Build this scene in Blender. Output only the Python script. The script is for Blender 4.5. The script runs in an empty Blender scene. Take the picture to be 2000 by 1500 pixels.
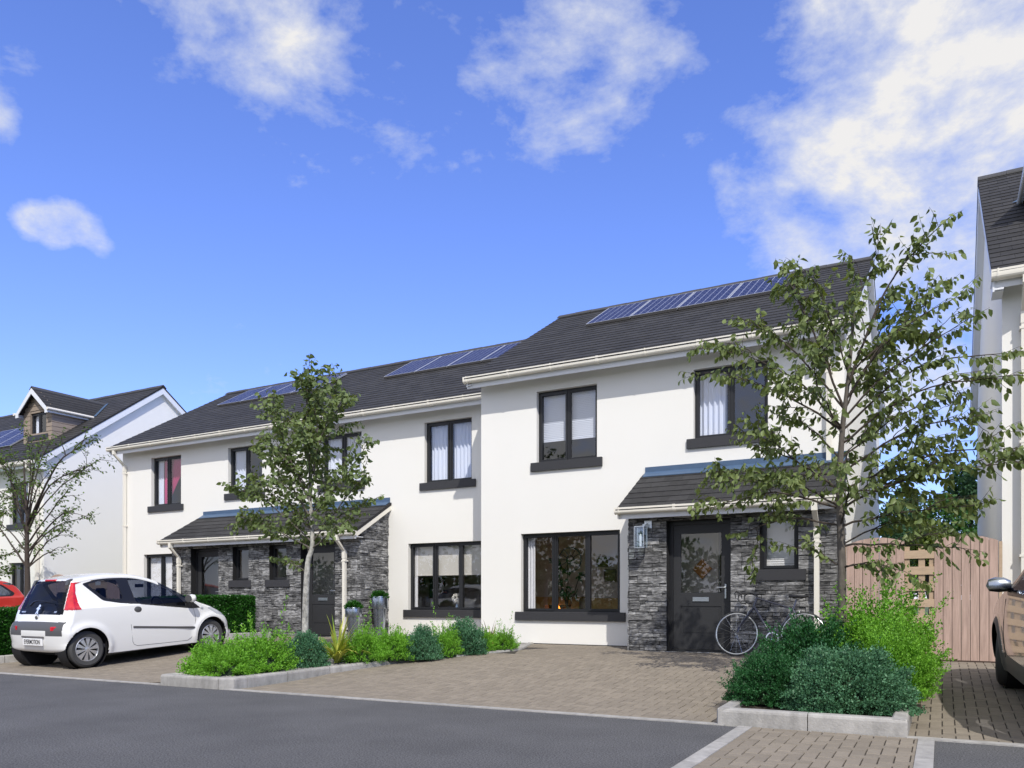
import bpy, math, random
import numpy as np
from mathutils import Vector, Matrix
R = random.Random(7)
PI = math.pi
SC = bpy.context.scene
COL = SC.collection

# ------------------------------------------------------------------ camera, sky, sun, exposure
cam = bpy.data.cameras.new("camera"); cam_o = bpy.data.objects.new("camera", cam); COL.objects.link(cam_o)
cam_o.location = (0, 0, 1.15); cam_o.rotation_euler = (PI/2, 0, math.radians(28.66))
cam.sensor_width = 36; cam.lens = 36*1537/2000; cam.shift_y = .21
cam.clip_start = .05; cam.clip_end = 3000
SC.camera = cam_o
SUN_DIR = Vector((.78, -1, 1.29)).normalized()
sun = bpy.data.lights.new("sun", 'SUN'); sun.energy = 3.9; sun.angle = math.radians(.5); sun.color = (1, .955, .875)
so = bpy.data.objects.new("sun", sun); COL.objects.link(so)
so.rotation_euler = SUN_DIR.to_track_quat('Z', 'Y').to_euler()
SC.view_settings.view_transform = 'Standard'; SC.view_settings.look = 'None'
SC.view_settings.exposure = -.10; SC.view_settings.gamma = 1
SC.cycles.use_denoising = True
SC.cycles.max_bounces = 8; SC.cycles.transparent_max_bounces = 12
SC.cycles.caustics_reflective = False; SC.cycles.caustics_refractive = False

def make_world():
    w = bpy.data.worlds.new("World"); SC.world = w; w.use_nodes = True
    nt = w.node_tree; N = nt.nodes; L = nt.links; N.clear()
    out = N.new('ShaderNodeOutputWorld'); bg = N.new('ShaderNodeBackground')
    sky = N.new('ShaderNodeTexSky'); sky.sky_type = 'NISHITA'; sky.sun_disc = False
    sky.sun_elevation = math.asin(SUN_DIR.z); sky.sun_rotation = math.atan2(SUN_DIR.x, SUN_DIR.y)
    sky.air_density = 1.15; sky.dust_density = .25; sky.ozone_density = 2.2
    tc = N.new('ShaderNodeTexCoord')
    def M(op, a, b=None, c=None):
        n = N.new('ShaderNodeMath'); n.operation = op
        for i, v in enumerate((a, b, c)):
            if v is None: continue
            if isinstance(v, (int, float)): n.inputs[i].default_value = v
            else: L.new(v, n.inputs[i])
        return n.outputs[0]
    sep = N.new('ShaderNodeSeparateXYZ'); nrm = N.new('ShaderNodeVectorMath'); nrm.operation = 'NORMALIZE'
    L.new(tc.outputs['Generated'], nrm.inputs[0]); L.new(nrm.outputs[0], sep.inputs[0])
    # flatten directions so clouds stretch sideways
    mp = N.new('ShaderNodeMapping'); mp.inputs['Scale'].default_value = (1, 1, 1.7); L.new(nrm.outputs[0], mp.inputs[0])
    n1 = N.new('ShaderNodeTexNoise'); n1.inputs['Scale'].default_value = 5.5; n1.inputs['Detail'].default_value = 9; n1.inputs['Roughness'].default_value = .62
    n1.inputs['Distortion'].default_value = .25
    L.new(mp.outputs[0], n1.inputs['Vector'])
    n2 = N.new('ShaderNodeTexNoise'); n2.inputs['Scale'].default_value = 2.1; n2.inputs['Detail'].default_value = 3
    L.new(nrm.outputs[0], n2.inputs['Vector'])
    # cloud fields: direction, tightness, weight (sky directions, far away)
    def direc(x, y):
        u = (x-1000)/1537; v = (1170-y)/1537; p = math.radians(28.66)
        return Vector((math.cos(p)*u-math.sin(p), math.sin(p)*u+math.cos(p), v)).normalized()
    fields = [(1800, 150, .16, .38), (1650, 90, .10, .24), (1950, 60, .12, .36), (1930, 230, .08, .40), (1560, 330, .08, .16), (1480, 430, .05, .22),
              (1650, 500, .050, .80), (1700, 360, .10, .30), (1740, 470, .05, .30), (1840, 330, .06, .20), (1560, 500, .04, .40), (1990, 330, .05, .5), (1860, 745, .06, .95), (1780, 800, .055, .75), (1900, 600, .05, .75), (1880, 660, .04, .5),
              (540, 30, .13, .32), (680, 90, .10, .22), (1100, 80, .14, .28), (1000, 10, .09, .28), (1260, 40, .09, .18), (470, 0, .09, .24), 
              (-15, 215, .035, .6), (0, 130, .03, .2), (115, 442, .026, .62), (155, 438, .022, .5), (75, 436, .022, .42), (45, 428, .016, .3), (205, 492, .016, .34), (370, 385, .02, .10), (1010, 210, .05, .12)]
    cov = None
    for x, y, s, wt in fields:
        d = direc(x, y)
        dot = N.new('ShaderNodeVectorMath'); dot.operation = 'DISTANCE'; L.new(nrm.outputs[0], dot.inputs[0]); dot.inputs[1].default_value = d
        q = M('DIVIDE', dot.outputs['Value'], s); q = M('MULTIPLY', q, q); q = M('MULTIPLY', q, -1.0); g = M('EXPONENT', q); g = M('MULTIPLY', g, wt*.95)
        cov = g if cov is None else M('ADD', cov, g)
    cov = M('MINIMUM', cov, .62)
    # unseen cloud cover added behind the camera for neutral fill light, also mirrored in glass
    back = M('MULTIPLY', sep.outputs['Y'], -1.0); back = M('ADD', back, .15); back = M('MULTIPLY', back, 1.3); back = M('MAXIMUM', back, 0); back = M('MINIMUM', back, 1.0)
    cov = M('ADD', cov, M('MULTIPLY', back, .78))
    zen = M('MULTIPLY', M('MAXIMUM', M('SUBTRACT', sep.outputs['Z'], .66), 0), 3.2); zen = M('MINIMUM', zen, .8); cov = M('ADD', cov, zen)  # cloud cover added overhead, above the view, to whiten the fill light
    back_gain = M('ADD', 1.0, M('MULTIPLY', back, .12))  # brightens the unseen sky behind the camera for stronger fill
    n3 = N.new('ShaderNodeTexNoise'); n3.inputs['Scale'].default_value = 13; n3.inputs['Detail'].default_value = 8; n3.inputs['Roughness'].default_value = .6; L.new(mp.outputs[0], n3.inputs['Vector'])
    a = M('MULTIPLY', M('SUBTRACT', n1.outputs['Fac'], .5), 1.55); a = M('ADD', a, M('MULTIPLY', M('SUBTRACT', n3.outputs['Fac'], .5), .9)); a = M('ADD', a, cov); a = M('SUBTRACT', a, .31); a = M('MULTIPLY', a, 1.85); a = M('MAXIMUM', a, 0); a = M('MINIMUM', a, 1)
    a = M('SMOOTH_MIN', a, 1, .1)
    a = M('MULTIPLY', a, 1.0)
    # cloud shade
    cr = N.new('ShaderNodeMixRGB'); cr.inputs[1].default_value = (.84, .90, 1.0, 1); cr.inputs[2].default_value = (1.03, 1.01, .99, 1)
    L.new(M('MULTIPLY', a, a), cr.inputs[0])
    crs = N.new('ShaderNodeVectorMath'); crs.operation = 'SCALE'; L.new(cr.outputs[0], crs.inputs[0]); L.new(M('MULTIPLY', back_gain, .93/.1), crs.inputs[3])
    hs = N.new('ShaderNodeHueSaturation'); hs.inputs['Saturation'].default_value = 1.0; hs.inputs['Value'].default_value = 1.0
    L.new(sky.outputs[0], hs.inputs['Color'])
    tint = N.new('ShaderNodeMixRGB'); tint.blend_type = 'MULTIPLY'; tint.inputs[0].default_value = 1; tint.inputs[2].default_value = (1.40, 1.56, 2.62, 1)
    tsc = N.new('ShaderNodeVectorMath'); tsc.operation = 'SCALE'; L.new(hs.outputs[0], tsc.inputs[0]); L.new(M('MULTIPLY', back_gain, back_gain), tsc.inputs[3])
    L.new(tsc.outputs[0], tint.inputs[1])
    mix = N.new('ShaderNodeMixRGB'); L.new(a, mix.inputs[0]); L.new(tint.outputs[0], mix.inputs[1]); L.new(crs.outputs[0], mix.inputs[2])
    L.new(mix.outputs[0], bg.inputs['Color']); bg.inputs['Strength'].default_value = .1
    L.new(bg.outputs[0], out.inputs['Surface'])
make_world()

# ------------------------------------------------------------------ materials
MATS = {}
def mat(name, color, rough=.6, metal=0., spec=.5, noise=None, bump=None, island=0., coat=0., emit=None, extra=None, sheen=0):
    """noise=(scale, amount, detail, (sx,sy,sz)); bump=(scale, strength, distance, (sx,sy,sz))"""
    m = bpy.data.materials.new(name); m.use_nodes = True; MATS[name] = m
    nt = m.node_tree; N = nt.nodes; L = nt.links
    b = N['Principled BSDF']
    b.inputs['Base Color'].default_value = (*color, 1); b.inputs['Roughness'].default_value = rough; b.inputs['Metallic'].default_value = metal
    b.inputs['Specular IOR Level'].default_value = spec; b.inputs['Coat Weight'].default_value = coat
    if coat: b.inputs['Coat Roughness'].default_value = .04
    if emit: b.inputs['Emission Color'].default_value = (*emit[0], 1); b.inputs['Emission Strength'].default_value = emit[1]
    tc = N.new('ShaderNodeTexCoord'); fac = None
    if noise:
        mp = N.new('ShaderNodeMapping'); mp.inputs['Scale'].default_value = noise[3] if len(noise) > 3 else (1, 1, 1)
        L.new(tc.outputs['Object'], mp.inputs[0])
        n = N.new('ShaderNodeTexNoise'); n.inputs['Scale'].default_value = noise[0]; n.inputs['Detail'].default_value = noise[2] if len(noise) > 2 else 5
        n.inputs['Roughness'].default_value = .65; L.new(mp.outputs[0], n.inputs['Vector'])
        mr = N.new('ShaderNodeMapRange'); mr.inputs['From Min'].default_value = .25; mr.inputs['From Max'].default_value = .75
        mr.inputs['To Min'].default_value = 1-noise[1]; mr.inputs['To Max'].default_value = 1+noise[1]; L.new(n.outputs['Fac'], mr.inputs['Value']); fac = mr.outputs[0]
    if island:
        g = N.new('ShaderNodeNewGeometry'); mr = N.new('ShaderNodeMapRange'); mr.inputs['To Min'].default_value = 1-island; mr.inputs['To Max'].default_value = 1+island
        L.new(g.outputs['Random Per Island'], mr.inputs['Value'])
        if fac:
            mm = N.new('ShaderNodeMath'); mm.operation = 'MULTIPLY'; L.new(fac, mm.inputs[0]); L.new(mr.outputs[0], mm.inputs[1]); fac = mm.outputs[0]
        else: fac = mr.outputs[0]
    if fac:
        sc = N.new('ShaderNodeVectorMath'); sc.operation = 'SCALE'; sc.inputs[0].default_value = color; L.new(fac, sc.inputs[3]); L.new(sc.outputs[0], b.inputs['Base Color'])
    if bump:
        mp = N.new('ShaderNodeMapping'); mp.inputs['Scale'].default_value = bump[3] if len(bump) > 3 else (1, 1, 1)
        L.new(tc.outputs['Object'], mp.inputs[0])
        n = N.new('ShaderNodeTexNoise'); n.inputs['Scale'].default_value = bump[0]; n.inputs['Detail'].default_value = 6; L.new(mp.outputs[0], n.inputs['Vector'])
        bp = N.new('ShaderNodeBump'); bp.inputs['Strength'].default_value = bump[1]; bp.inputs['Distance'].default_value = bump[2]
        L.new(n.outputs['Fac'], bp.inputs['Height']); L.new(bp.outputs[0], b.inputs['Normal'])
    if extra: extra(m, N, L, b, tc)
    return m

def leaf_mat(name, c1, c2, trans=.35, rough=.5):
    m = bpy.data.materials.new(name); m.use_nodes = True; MATS[name] = m
    nt = m.node_tree; N = nt.nodes; L = nt.links; b = N['Principled BSDF']; out = N['Material Output']
    g = N.new('ShaderNodeNewGeometry'); tc = N.new('ShaderNodeTexCoord')
    n = N.new('ShaderNodeTexNoise'); n.inputs['Scale'].default_value = 4.0; L.new(tc.outputs['Object'], n.inputs['Vector'])
    ad = N.new('ShaderNodeMath'); ad.operation = 'MULTIPLY_ADD'; ad.inputs[1].default_value = .75; ad.use_clamp = True
    L.new(g.outputs['Random Per Island'], ad.inputs[0])
    sb = N.new('ShaderNodeMath'); sb.operation = 'MULTIPLY_ADD'; sb.inputs[1].default_value = 1.4; sb.inputs[2].default_value = -.57; L.new(n.outputs['Fac'], sb.inputs[0]); L.new(sb.outputs[0], ad.inputs[2])
    mx = N.new('ShaderNodeMixRGB'); mx.inputs[1].default_value = (*c1, 1); mx.inputs[2].default_value = (*c2, 1); L.new(ad.outputs[0], mx.inputs[0])
    L.new(mx.outputs[0], b.inputs['Base Color']); b.inputs['Roughness'].default_value = rough; b.inputs['Specular IOR Level'].default_value = .35
    tr = N.new('ShaderNodeBsdfTranslucent'); sc = N.new('ShaderNodeMixRGB'); sc.blend_type = 'MULTIPLY'; sc.inputs[0].default_value = 1; sc.inputs[2].default_value = (1.25, 1.15, .45, 1)
    L.new(mx.outputs[0], sc.inputs[1]); L.new(sc.outputs[0], tr.inputs['Color'])
    ms = N.new('ShaderNodeMixShader'); ms.inputs[0].default_value = trans; L.new(b.outputs[0], ms.inputs[1]); L.new(tr.outputs[0], ms.inputs[2]); L.new(ms.outputs[0], out.inputs['Surface'])
    return m

def glass_mat(name, tint=(.75, .8, .82), refl=.16, gc=(.95, .97, 1)):
    m = bpy.data.materials.new(name); m.use_nodes = True; MATS[name] = m
    nt = m.node_tree; N = nt.nodes; L = nt.links; N.clear()
    out = N.new('ShaderNodeOutputMaterial'); t = N.new('ShaderNodeBsdfTransparent'); t.inputs[0].default_value = (*tint, 1)
    gl = N.new('ShaderNodeBsdfGlossy'); gl.inputs['Roughness'].default_value = .01; gl.inputs['Color'].default_value = (*gc, 1)
    g = N.new('ShaderNodeNewGeometry'); dt = N.new('ShaderNodeVectorMath'); dt.operation = 'DOT_PRODUCT'; L.new(g.outputs['Incoming'], dt.inputs[0]); L.new(g.outputs['Normal'], dt.inputs[1])
    def M(op, a, b):
        n = N.new('ShaderNodeMath'); n.operation = op; n.use_clamp = op == 'ADD'
        for i, v in enumerate((a, b)):
            if isinstance(v, (int, float)): n.inputs[i].default_value = v
            else: L.new(v, n.inputs[i])
        return n.outputs[0]
    c = M('POWER', M('SUBTRACT', 1.0, M('ABSOLUTE', dt.outputs['Value'], 0.0)), 5.0); ad = M('ADD', M('MULTIPLY', c, .92), refl+.04).node
    ms = N.new('ShaderNodeMixShader'); L.new(ad.outputs[0], ms.inputs[0]); L.new(t.outputs[0], ms.inputs[1]); L.new(gl.outputs[0], ms.inputs[2])
    L.new(ms.outputs[0], out.inputs['Surface']); return m

mat('render', (.835, .825, .79), .85, noise=(.6, .012, 4), bump=(60, .35, .004, (1, 1, 1.8)), spec=.2)
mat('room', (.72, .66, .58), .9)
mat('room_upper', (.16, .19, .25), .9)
mat('wood_floor', (.42, .30, .20), .5)
mat('slate', (.038, .0375, .039), .7, noise=(9, .25, 5), island=.2, bump=(40, .4, .003), spec=.25)
mat('slate_under', (.02, .02, .022), .9)
mat('ridge', (.048, .048, .050), .6, noise=(6, .15))
mat('cream', (.80, .765, .68), .38, spec=.45)
mat('white_pvc', (.76, .78, .82), .4, spec=.4)
mat('frame', (.020, .021, .024), .38, spec=.4)
mat('sill', (.035, .035, .039), .55, noise=(30, .1))
mat('door_paint', (.034, .035, .038), .45, spec=.35)
mat('chrome', (.62, .65, .68), .28, metal=1)
mat('steel', (.42, .46, .52), .27, metal=1, bump=(300, .15, .0005, (1, 1, .02)))
mat('lead', (.065, .115, .20), .45, noise=(5, .15, 5, (1, 1, 3)), spec=.5)
mat('curtain_white', (.85, .86, .90), .9)
mat('curtain_red', (.62, .05, .20), .9)
mat('blind', (.84, .85, .88), .8)
def stone_extra(m, N, L, b, tc):
    g = N.new('ShaderNodeNewGeometry'); mp = N.new('ShaderNodeMapping'); mp.inputs['Scale'].default_value = (5, 5, 24); L.new(tc.outputs['Object'], mp.inputs[0])
    n = N.new('ShaderNodeTexNoise'); n.inputs['Scale'].default_value = 1.6; n.inputs['Detail'].default_value = 9; n.inputs['Roughness'].default_value = .72; n.inputs['Distortion'].default_value = .5
    L.new(mp.outputs[0], n.inputs['Vector'])
    mp2 = N.new('ShaderNodeMapping'); mp2.inputs['Scale'].default_value = (1, 1, 1.5); L.new(tc.outputs['Object'], mp2.inputs[0])
    n2 = N.new('ShaderNodeTexNoise'); n2.inputs['Scale'].default_value = 3; n2.inputs['Detail'].default_value = 5; L.new(mp2.outputs[0], n2.inputs['Vector'])
    cr = N.new('ShaderNodeValToRGB'); e = cr.color_ramp.elements; e[0].position = .34; e[0].color = (.028, .029, .030, 1); e[1].position = .72; e[1].color = (.55, .55, .55, 1)
    k = e.new(.47); k.color = (.12, .12, .122, 1); k = e.new(.58); k.color = (.25, .25, .252, 1)
    s = N.new('ShaderNodeMath'); s.operation = 'MULTIPLY_ADD'; s.inputs[1].default_value = .17; L.new(g.outputs['Random Per Island'], s.inputs[0]); 
    s2 = N.new('ShaderNodeMath'); s2.operation = 'SUBTRACT'; s2.inputs[1].default_value = .085; L.new(n.outputs['Fac'], s2.inputs[0]); L.new(s2.outputs[0], s.inputs[2])
    s3 = N.new('ShaderNodeMath'); s3.operation = 'MULTIPLY_ADD'; s3.inputs[1].default_value = .35; L.new(n2.outputs['Fac'], s3.inputs[0])
    s4 = N.new('ShaderNodeMath'); s4.operation = 'SUBTRACT'; s4.inputs[1].default_value = .165; L.new(s.outputs[0], s4.inputs[0]); L.new(s4.outputs[0], s3.inputs[2])
    L.new(s3.outputs[0], cr.inputs[0]); L.new(cr.outputs[0], b.inputs['Base Color'])
    bp = N.new('ShaderNodeBump'); bp.inputs['Strength'].default_value = .9; bp.inputs['Distance'].default_value = .012; L.new(n.outputs['Fac'], bp.inputs['Height']); L.new(bp.outputs[0], b.inputs['Normal'])
mat('stone', (.1, .1, .1), .8, extra=stone_extra, spec=.3)
mat('stone_back', (.012, .012, .013), .95)
mat('paver', (.240, .208, .168), .85, noise=(14, .10, 6), island=.10, bump=(70, .5, .003), spec=.25)
mat('joint', (.050, .042, .036), .95)
def asphalt_extra(m, N, L, b, tc):
    n = N.new('ShaderNodeTexNoise'); n.inputs['Scale'].default_value = 75; n.inputs['Detail'].default_value = 3; n.inputs['Roughness'].default_value = .8; L.new(tc.outputs['Object'], n.inputs['Vector'])
    n2 = N.new('ShaderNodeTexNoise'); n2.inputs['Scale'].default_value = 1.1; n2.inputs['Detail'].default_value = 6; n2.inputs['Roughness'].default_value = .6; L.new(tc.outputs['Object'], n2.inputs['Vector'])
    cr = N.new('ShaderNodeValToRGB'); e = cr.color_ramp.elements; e[0].position = .36; e[0].color = (.028, .029, .032, 1); e[1].position = .68; e[1].color = (.185, .184, .188, 1)
    L.new(n.outputs['Fac'], cr.inputs[0])
    mr = N.new('ShaderNodeMapRange'); mr.inputs['From Min'].default_value = .3; mr.inputs['From Max'].default_value = .7; mr.inputs['To Min'].default_value = .85; mr.inputs['To Max'].default_value = 1.16; L.new(n2.outputs['Fac'], mr.inputs[0])
    s = N.new('ShaderNodeVectorMath'); s.operation = 'SCALE'; L.new(cr.outputs[0], s.inputs[0]); L.new(mr.outputs[0], s.inputs[3]); L.new(s.outputs[0], b.inputs['Base Color'])
    bp = N.new('ShaderNodeBump'); bp.inputs['Strength'].default_value = .5; bp.inputs['Distance'].default_value = .006; L.new(n.outputs['Fac'], bp.inputs['Height']); L.new(bp.outputs[0], b.inputs['Normal'])
mat('asphalt', (.1, .1, .1), .88, extra=asphalt_extra, spec=.25)
mat('concrete', (.345, .335, .32), .88, noise=(9, .30, 9, (1, 1, .5)), bump=(45, .7, .006), island=.09, spec=.25)
mat('gravel', (.30, .29, .28), .9, island=.45, spec=.2)
mat('soil', (.055, .045, .035), .95, noise=(20, .4), bump=(30, .8, .02))
mat('grass_ground', (.07, .10, .03), .95, noise=(3, .3), bump=(20, .6, .02))
mat('bark', (.115, .10, .085), .85, noise=(22, .45, 6, (1, 1, .35)), bump=(40, .8, .006, (1, 1, .4)))
mat('bark_pale', (.36, .35, .32), .85, noise=(16, .85, 8, (1, 1, .7)), bump=(40, .8, .006, (1, 1, .5)))
mat('bark_dark', (.055, .042, .033), .85, noise=(22, .3))
leaf_mat('leaf_tree', (.085, .125, .035), (.235, .30, .11), .34, .45)
leaf_mat('leaf_mid', (.085, .13, .040), (.22, .29, .115), .32, .5)
leaf_mat('leaf_left', (.05, .09, .02), (.14, .23, .045), .35, .5)
leaf_mat('leaf_lime', (.10, .27, .022), (.27, .58, .065), .35, .5)
leaf_mat('leaf_hebe', (.028, .105, .050), (.125, .285, .15), .15, .45)
leaf_mat('leaf_dark', (.010, .062, .014), (.045, .165, .055), .2, .45)
leaf_mat('leaf_hedge', (.006, .045, .004), (.045, .17, .022), .2, .35)
leaf_mat('leaf_bg', (.035, .10, .02), (.10, .23, .06), .25, .5)
leaf_mat('leaf_bgy', (.09, .13, .02), (.19, .25, .05), .25, .5)
leaf_mat('leaf_bgd', (.03, .08, .035), (.07, .15, .07), .25, .6)
leaf_mat('blade', (.16, .26, .03), (.62, .62, .13), .25, .4)
leaf_mat('blade_red', (.14, .07, .03), (.36, .30, .06), .25, .4)
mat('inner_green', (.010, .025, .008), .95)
mat('wood_pink', (.45, .325, .27), .75, noise=(3.2, .32, 8, (9, 9, .6)), island=.07, bump=(12, .3, .004, (8, 8, .5)), spec=.2)
mat('wood_beige', (.48, .36, .25), .75, noise=(3, .15, 8, (2, 7, 9)), island=.05, spec=.2)
mat('cladding', (.33, .27, .22), .8, noise=(3, .10, 6, (1, 1, 6)), spec=.2)
def cell_extra(m, N, L, b, tc):
    uv = N.new('ShaderNodeUVMap'); sp = N.new('ShaderNodeSeparateXYZ'); L.new(uv.outputs[0], sp.inputs[0])
    def grid(o, n, w):
        a = N.new('ShaderNodeMath'); a.operation = 'MULTIPLY'; a.inputs[1].default_value = n; L.new(o, a.inputs[0])
        f = N.new('ShaderNodeMath'); f.operation = 'FRACT'; L.new(a.outputs[0], f.inputs[0])
        s = N.new('ShaderNodeMath'); s.operation = 'SUBTRACT'; s.inputs[1].default_value = .5; L.new(f.outputs[0], s.inputs[0])
        ab = N.new('ShaderNodeMath'); ab.operation = 'ABSOLUTE'; L.new(s.outputs[0], ab.inputs[0])
        g = N.new('ShaderNodeMath'); g.operation = 'GREATER_THAN'; g.inputs[1].default_value = .5-w; L.new(ab.outputs[0], g.inputs[0]); return g.outputs[0], ab.outputs[0]
    g1, a1 = grid(sp.outputs[0], 6, .030); g2, a2 = grid(sp.outputs[1], 9, .022)
    mx = N.new('ShaderNodeMath'); mx.operation = 'MAXIMUM'; L.new(g1, mx.inputs[0]); L.new(g2, mx.inputs[1])
    sm = N.new('ShaderNodeMath'); sm.operation = 'ADD'; L.new(a1, sm.inputs[0]); L.new(a2, sm.inputs[1])
    dg = N.new('ShaderNodeMath'); dg.operation = 'GREATER_THAN'; dg.inputs[1].default_value = .90; L.new(sm.outputs[0], dg.inputs[0])
    m2 = N.new('ShaderNodeMath'); m2.operation = 'MAXIMUM'; L.new(mx.outputs[0], m2.inputs[0]); L.new(dg.outputs[0], m2.inputs[1])
    c = N.new('ShaderNodeMixRGB'); c.inputs[1].default_value = (.012, .020, .085, 1); c.inputs[2].default_value = (.36, .40, .54, 1); L.new(m2.outputs[0], c.inputs[0]); L.new(c.outputs[0], b.inputs['Base Color'])
mat('solar_cell', (.02, .03, .1), .45, extra=cell_extra, spec=.12)
mat('alu', (.60, .62, .66), .4, metal=.6)
mat('alu_side', (.17, .16, .155), .5, metal=.3)
glass_mat('glass', (.93, .93, .93), .05)
glass_mat('glass_upper', (.88, .91, .97), .06)
glass_mat('glass_car', (.42, .45, .52), .03, gc=(.26, .28, .34))
glass_mat('glass_lamp', (.82, .88, .90), .10)
mat('paint_white', (.80, .80, .785), .22, spec=.5, coat=.6)
mat('paint_red', (.50, .035, .025), .28, spec=.5, coat=.6)
mat('paint_silver', (.42, .405, .39), .17, metal=.75, coat=1.)
mat('trim', (.085, .085, .088), .5)
mat('black_trim', (.012, .012, .014), .3)
mat('gap', (.10, .10, .10), .6)
mat('tyre', (.055, .055, .055), .75, bump=(60, .4, .003))
mat('rim', (.60, .61, .64), .32, metal=.7)
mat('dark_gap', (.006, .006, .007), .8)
mat('red_lens', (.55, .015, .03), .12, noise=(14, .35), coat=.6)
mat('clear_lens', (.45, .47, .5), .1, coat=.8)
mat('seat_fabric', (.03, .033, .045), .9)
mat('plate_white', (.80, .80, .80), .4)
mat('ink', (.015, .015, .018), .5)
mat('emblem', (.55, .66, .95), .35)
mat('bike_paint', (.055, .058, .085), .25, coat=.8, spec=.5)
mat('black_rubber', (.03, .03, .032), .6)
mat('flame', (.9, .25, .02), .5, emit=((1., .33, .03), 4.))
mat('brown', (.60, .24, .05), .6, noise=(40, .4))
mat('dark_wood', (.06, .035, .025), .6)
mat('ochre', (.40, .26, .09), .6)
mat('flower_white', (.85, .84, .80), .7)
mat('art_teal', (.03, .16, .17), .6, noise=(18, .6)); mat('art_red', (.38, .07, .05), .6, noise=(15, .6)); mat('art_olive', (.16, .17, .05), .6, noise=(25, .7))
mat('art_orange', (.60, .16, .04), .6); mat('vase_blue', (.12, .2, .32), .2)

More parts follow.
